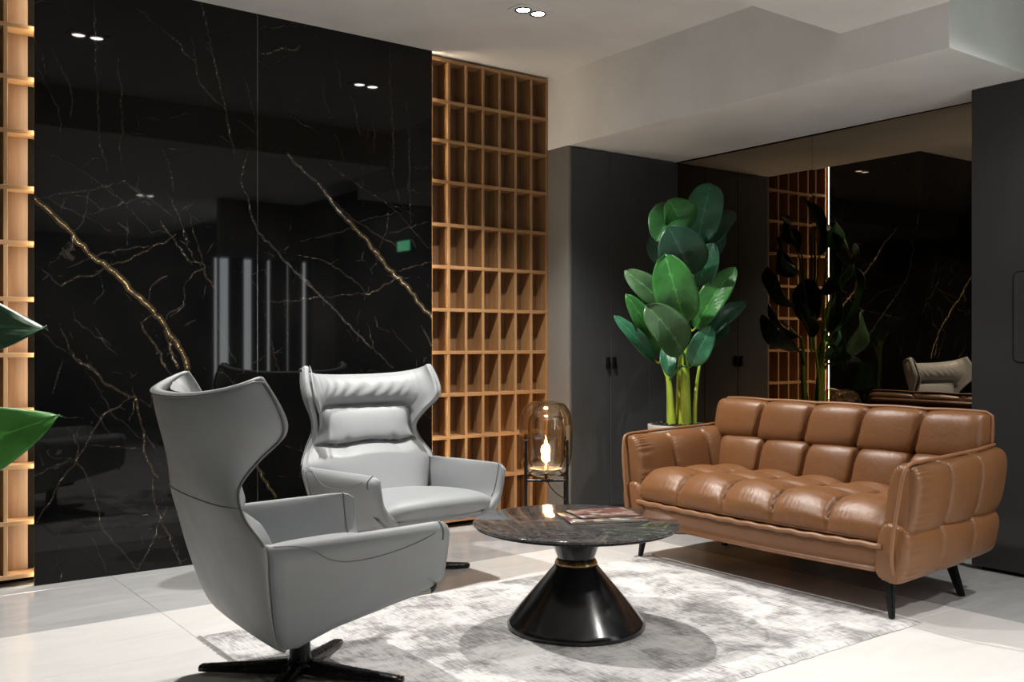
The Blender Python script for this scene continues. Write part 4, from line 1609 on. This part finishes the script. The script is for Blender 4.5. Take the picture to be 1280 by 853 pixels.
def build_plant():
    px, py = 4.43, 4.21
    root = empty('potted_banana_plant', (px, py, 0))
    tag(root, 'tall banana plant with broad green leaves in a grey pot behind the sofa arm', 'plant')
    lathe('pot', [(0.0008, 0.0), (0.135, 0.0), (0.150, 0.015), (0.192, 0.58), (0.197, 0.645), (0.195, 0.656), (0.180, 0.656), (0.176, 0.63), (0.172, 0.605), (0.0008, 0.605)], M['ceramic'], root, 64)
    # soil with coarse bark chips
    rnd = random.Random(2)
    nr, na = 12, 48
    vv = []
    for j in range(nr):
        for k in range(na):
            r = 0.176 * (j + 0.02) / (nr - 1) if j < nr - 1 else 0.1765
            a = 2 * PI * k / na
            vv.append((r * math.cos(a), r * math.sin(a), 0.648 + (rnd.uniform(-0.006, 0.018) if j < nr - 1 else -0.004)))
    soil = mesh('soil', vv, grid_faces(na, nr, True), M['soil'], root, False)
    soil['kind'] = 'stuff'
    # pseudo-stems
    stems = [((-0.042, 0.028, 0.60), (-0.046, 0.032, 0.74), (-0.055, 0.035, 0.90), (-0.075, 0.045, 1.02), 0.028),
             ((0.024, -0.022, 0.60), (0.024, -0.024, 0.78), (0.020, -0.03, 0.98), (0.012, -0.04, 1.18), 0.039),
             ((0.072, -0.055, 0.60), (0.076, -0.058, 0.78), (0.10, -0.065, 0.98), (0.155, -0.070, 1.20), 0.015),
             ((0.045, 0.045, 0.60), (0.05, 0.05, 0.75), (0.06, 0.06, 0.95), (0.07, 0.05, 1.15), 0.026)]
    for a, b, c, d, r in stems:
        pts = catmull([a, b, c, d], 6)
        n = len(pts)
        tube('stalk', pts, [r * (1.15 - 0.75 * i / (n - 1)) for i in range(n)], M['stalk'], root, 12)
    C = Vector((-0.72, -0.69, 0.0))
    for i, (b, t, w, kind) in enumerate(LEAVES):
        b, t = Vector(b), Vector(t)
        f = C + Vector((0, 0, 0.35)) + Vector((rnd.uniform(-0.25, 0.25), rnd.uniform(-0.25, 0.25), rnd.uniform(-0.1, 0.2)))
        if i >= 15:
            out = Vector((t.x, t.y, 0.0))
            if out.length > 0.01:
                f = out.normalized() * 0.8 + Vector((0, 0, 0.5))
        lf = leaf_mesh('leaf', b, t, w, f, 'leaf%d' % kind, root, seed=i)
        src = Vector(min(((s[3]) for s in stems), key=lambda q: (Vector(q) - b).length))
        st = min(src.z, b.z - 0.10)
        own = min(stems, key=lambda s: (Vector(s[3]) - b).length)
        start = Vector(own[1]).lerp(Vector(own[3]), max(0.0, min(1.0, (st - own[1][2]) / (own[3][2] - own[1][2]))))
        mid = start.lerp(b, 0.55) + Vector((0, 0, 0.04))
        pts = catmull([start, mid, b, b.lerp(t, 0.45)], 5)
        tube('petiole', pts, [lerp(0.010, 0.0035, k / (len(pts) - 1)) for k in range(len(pts))], M['stalk'] if i % 3 else M['leaf1'], lf, 7)


build_plant()


def build_left_plant():
    px, py = 0.20, 3.52
    root = empty('potted_leafy_plant', (px, py, 0))
    tag(root, 'large leafed green plant reaching in at the left edge before the lattice', 'plant')
    lathe('pot', [(0.0008, 0.0), (0.12, 0.0), (0.13, 0.01), (0.165, 0.38), (0.165, 0.40), (0.150, 0.40), (0.147, 0.37), (0.0008, 0.37)], M['ceramic'], root, 48)
    tube('stalk', catmull([(0, 0, 0.36), (0.01, 0, 0.7), (0.0, 0.01, 1.0), (-0.02, 0, 1.2)], 6), 0.02, M['stalk'], root, 10)
    for i, (b, t, w, f, mk) in enumerate(LEFT_LEAVES):
        lf = leaf_mesh('leaf', b, t, w, f, mk, root, sag=0.05, fold=0.18, wave=0.02, seed=40 + i, pointed=True)
        pts = catmull([(0, 0, max(0.6, b[2] - 0.25)), (b[0] * 0.6, b[1] * 0.6, b[2] - 0.05), b], 6)
        tube('petiole', pts, 0.007, M['stalk'], lf, 7)


build_left_plant()
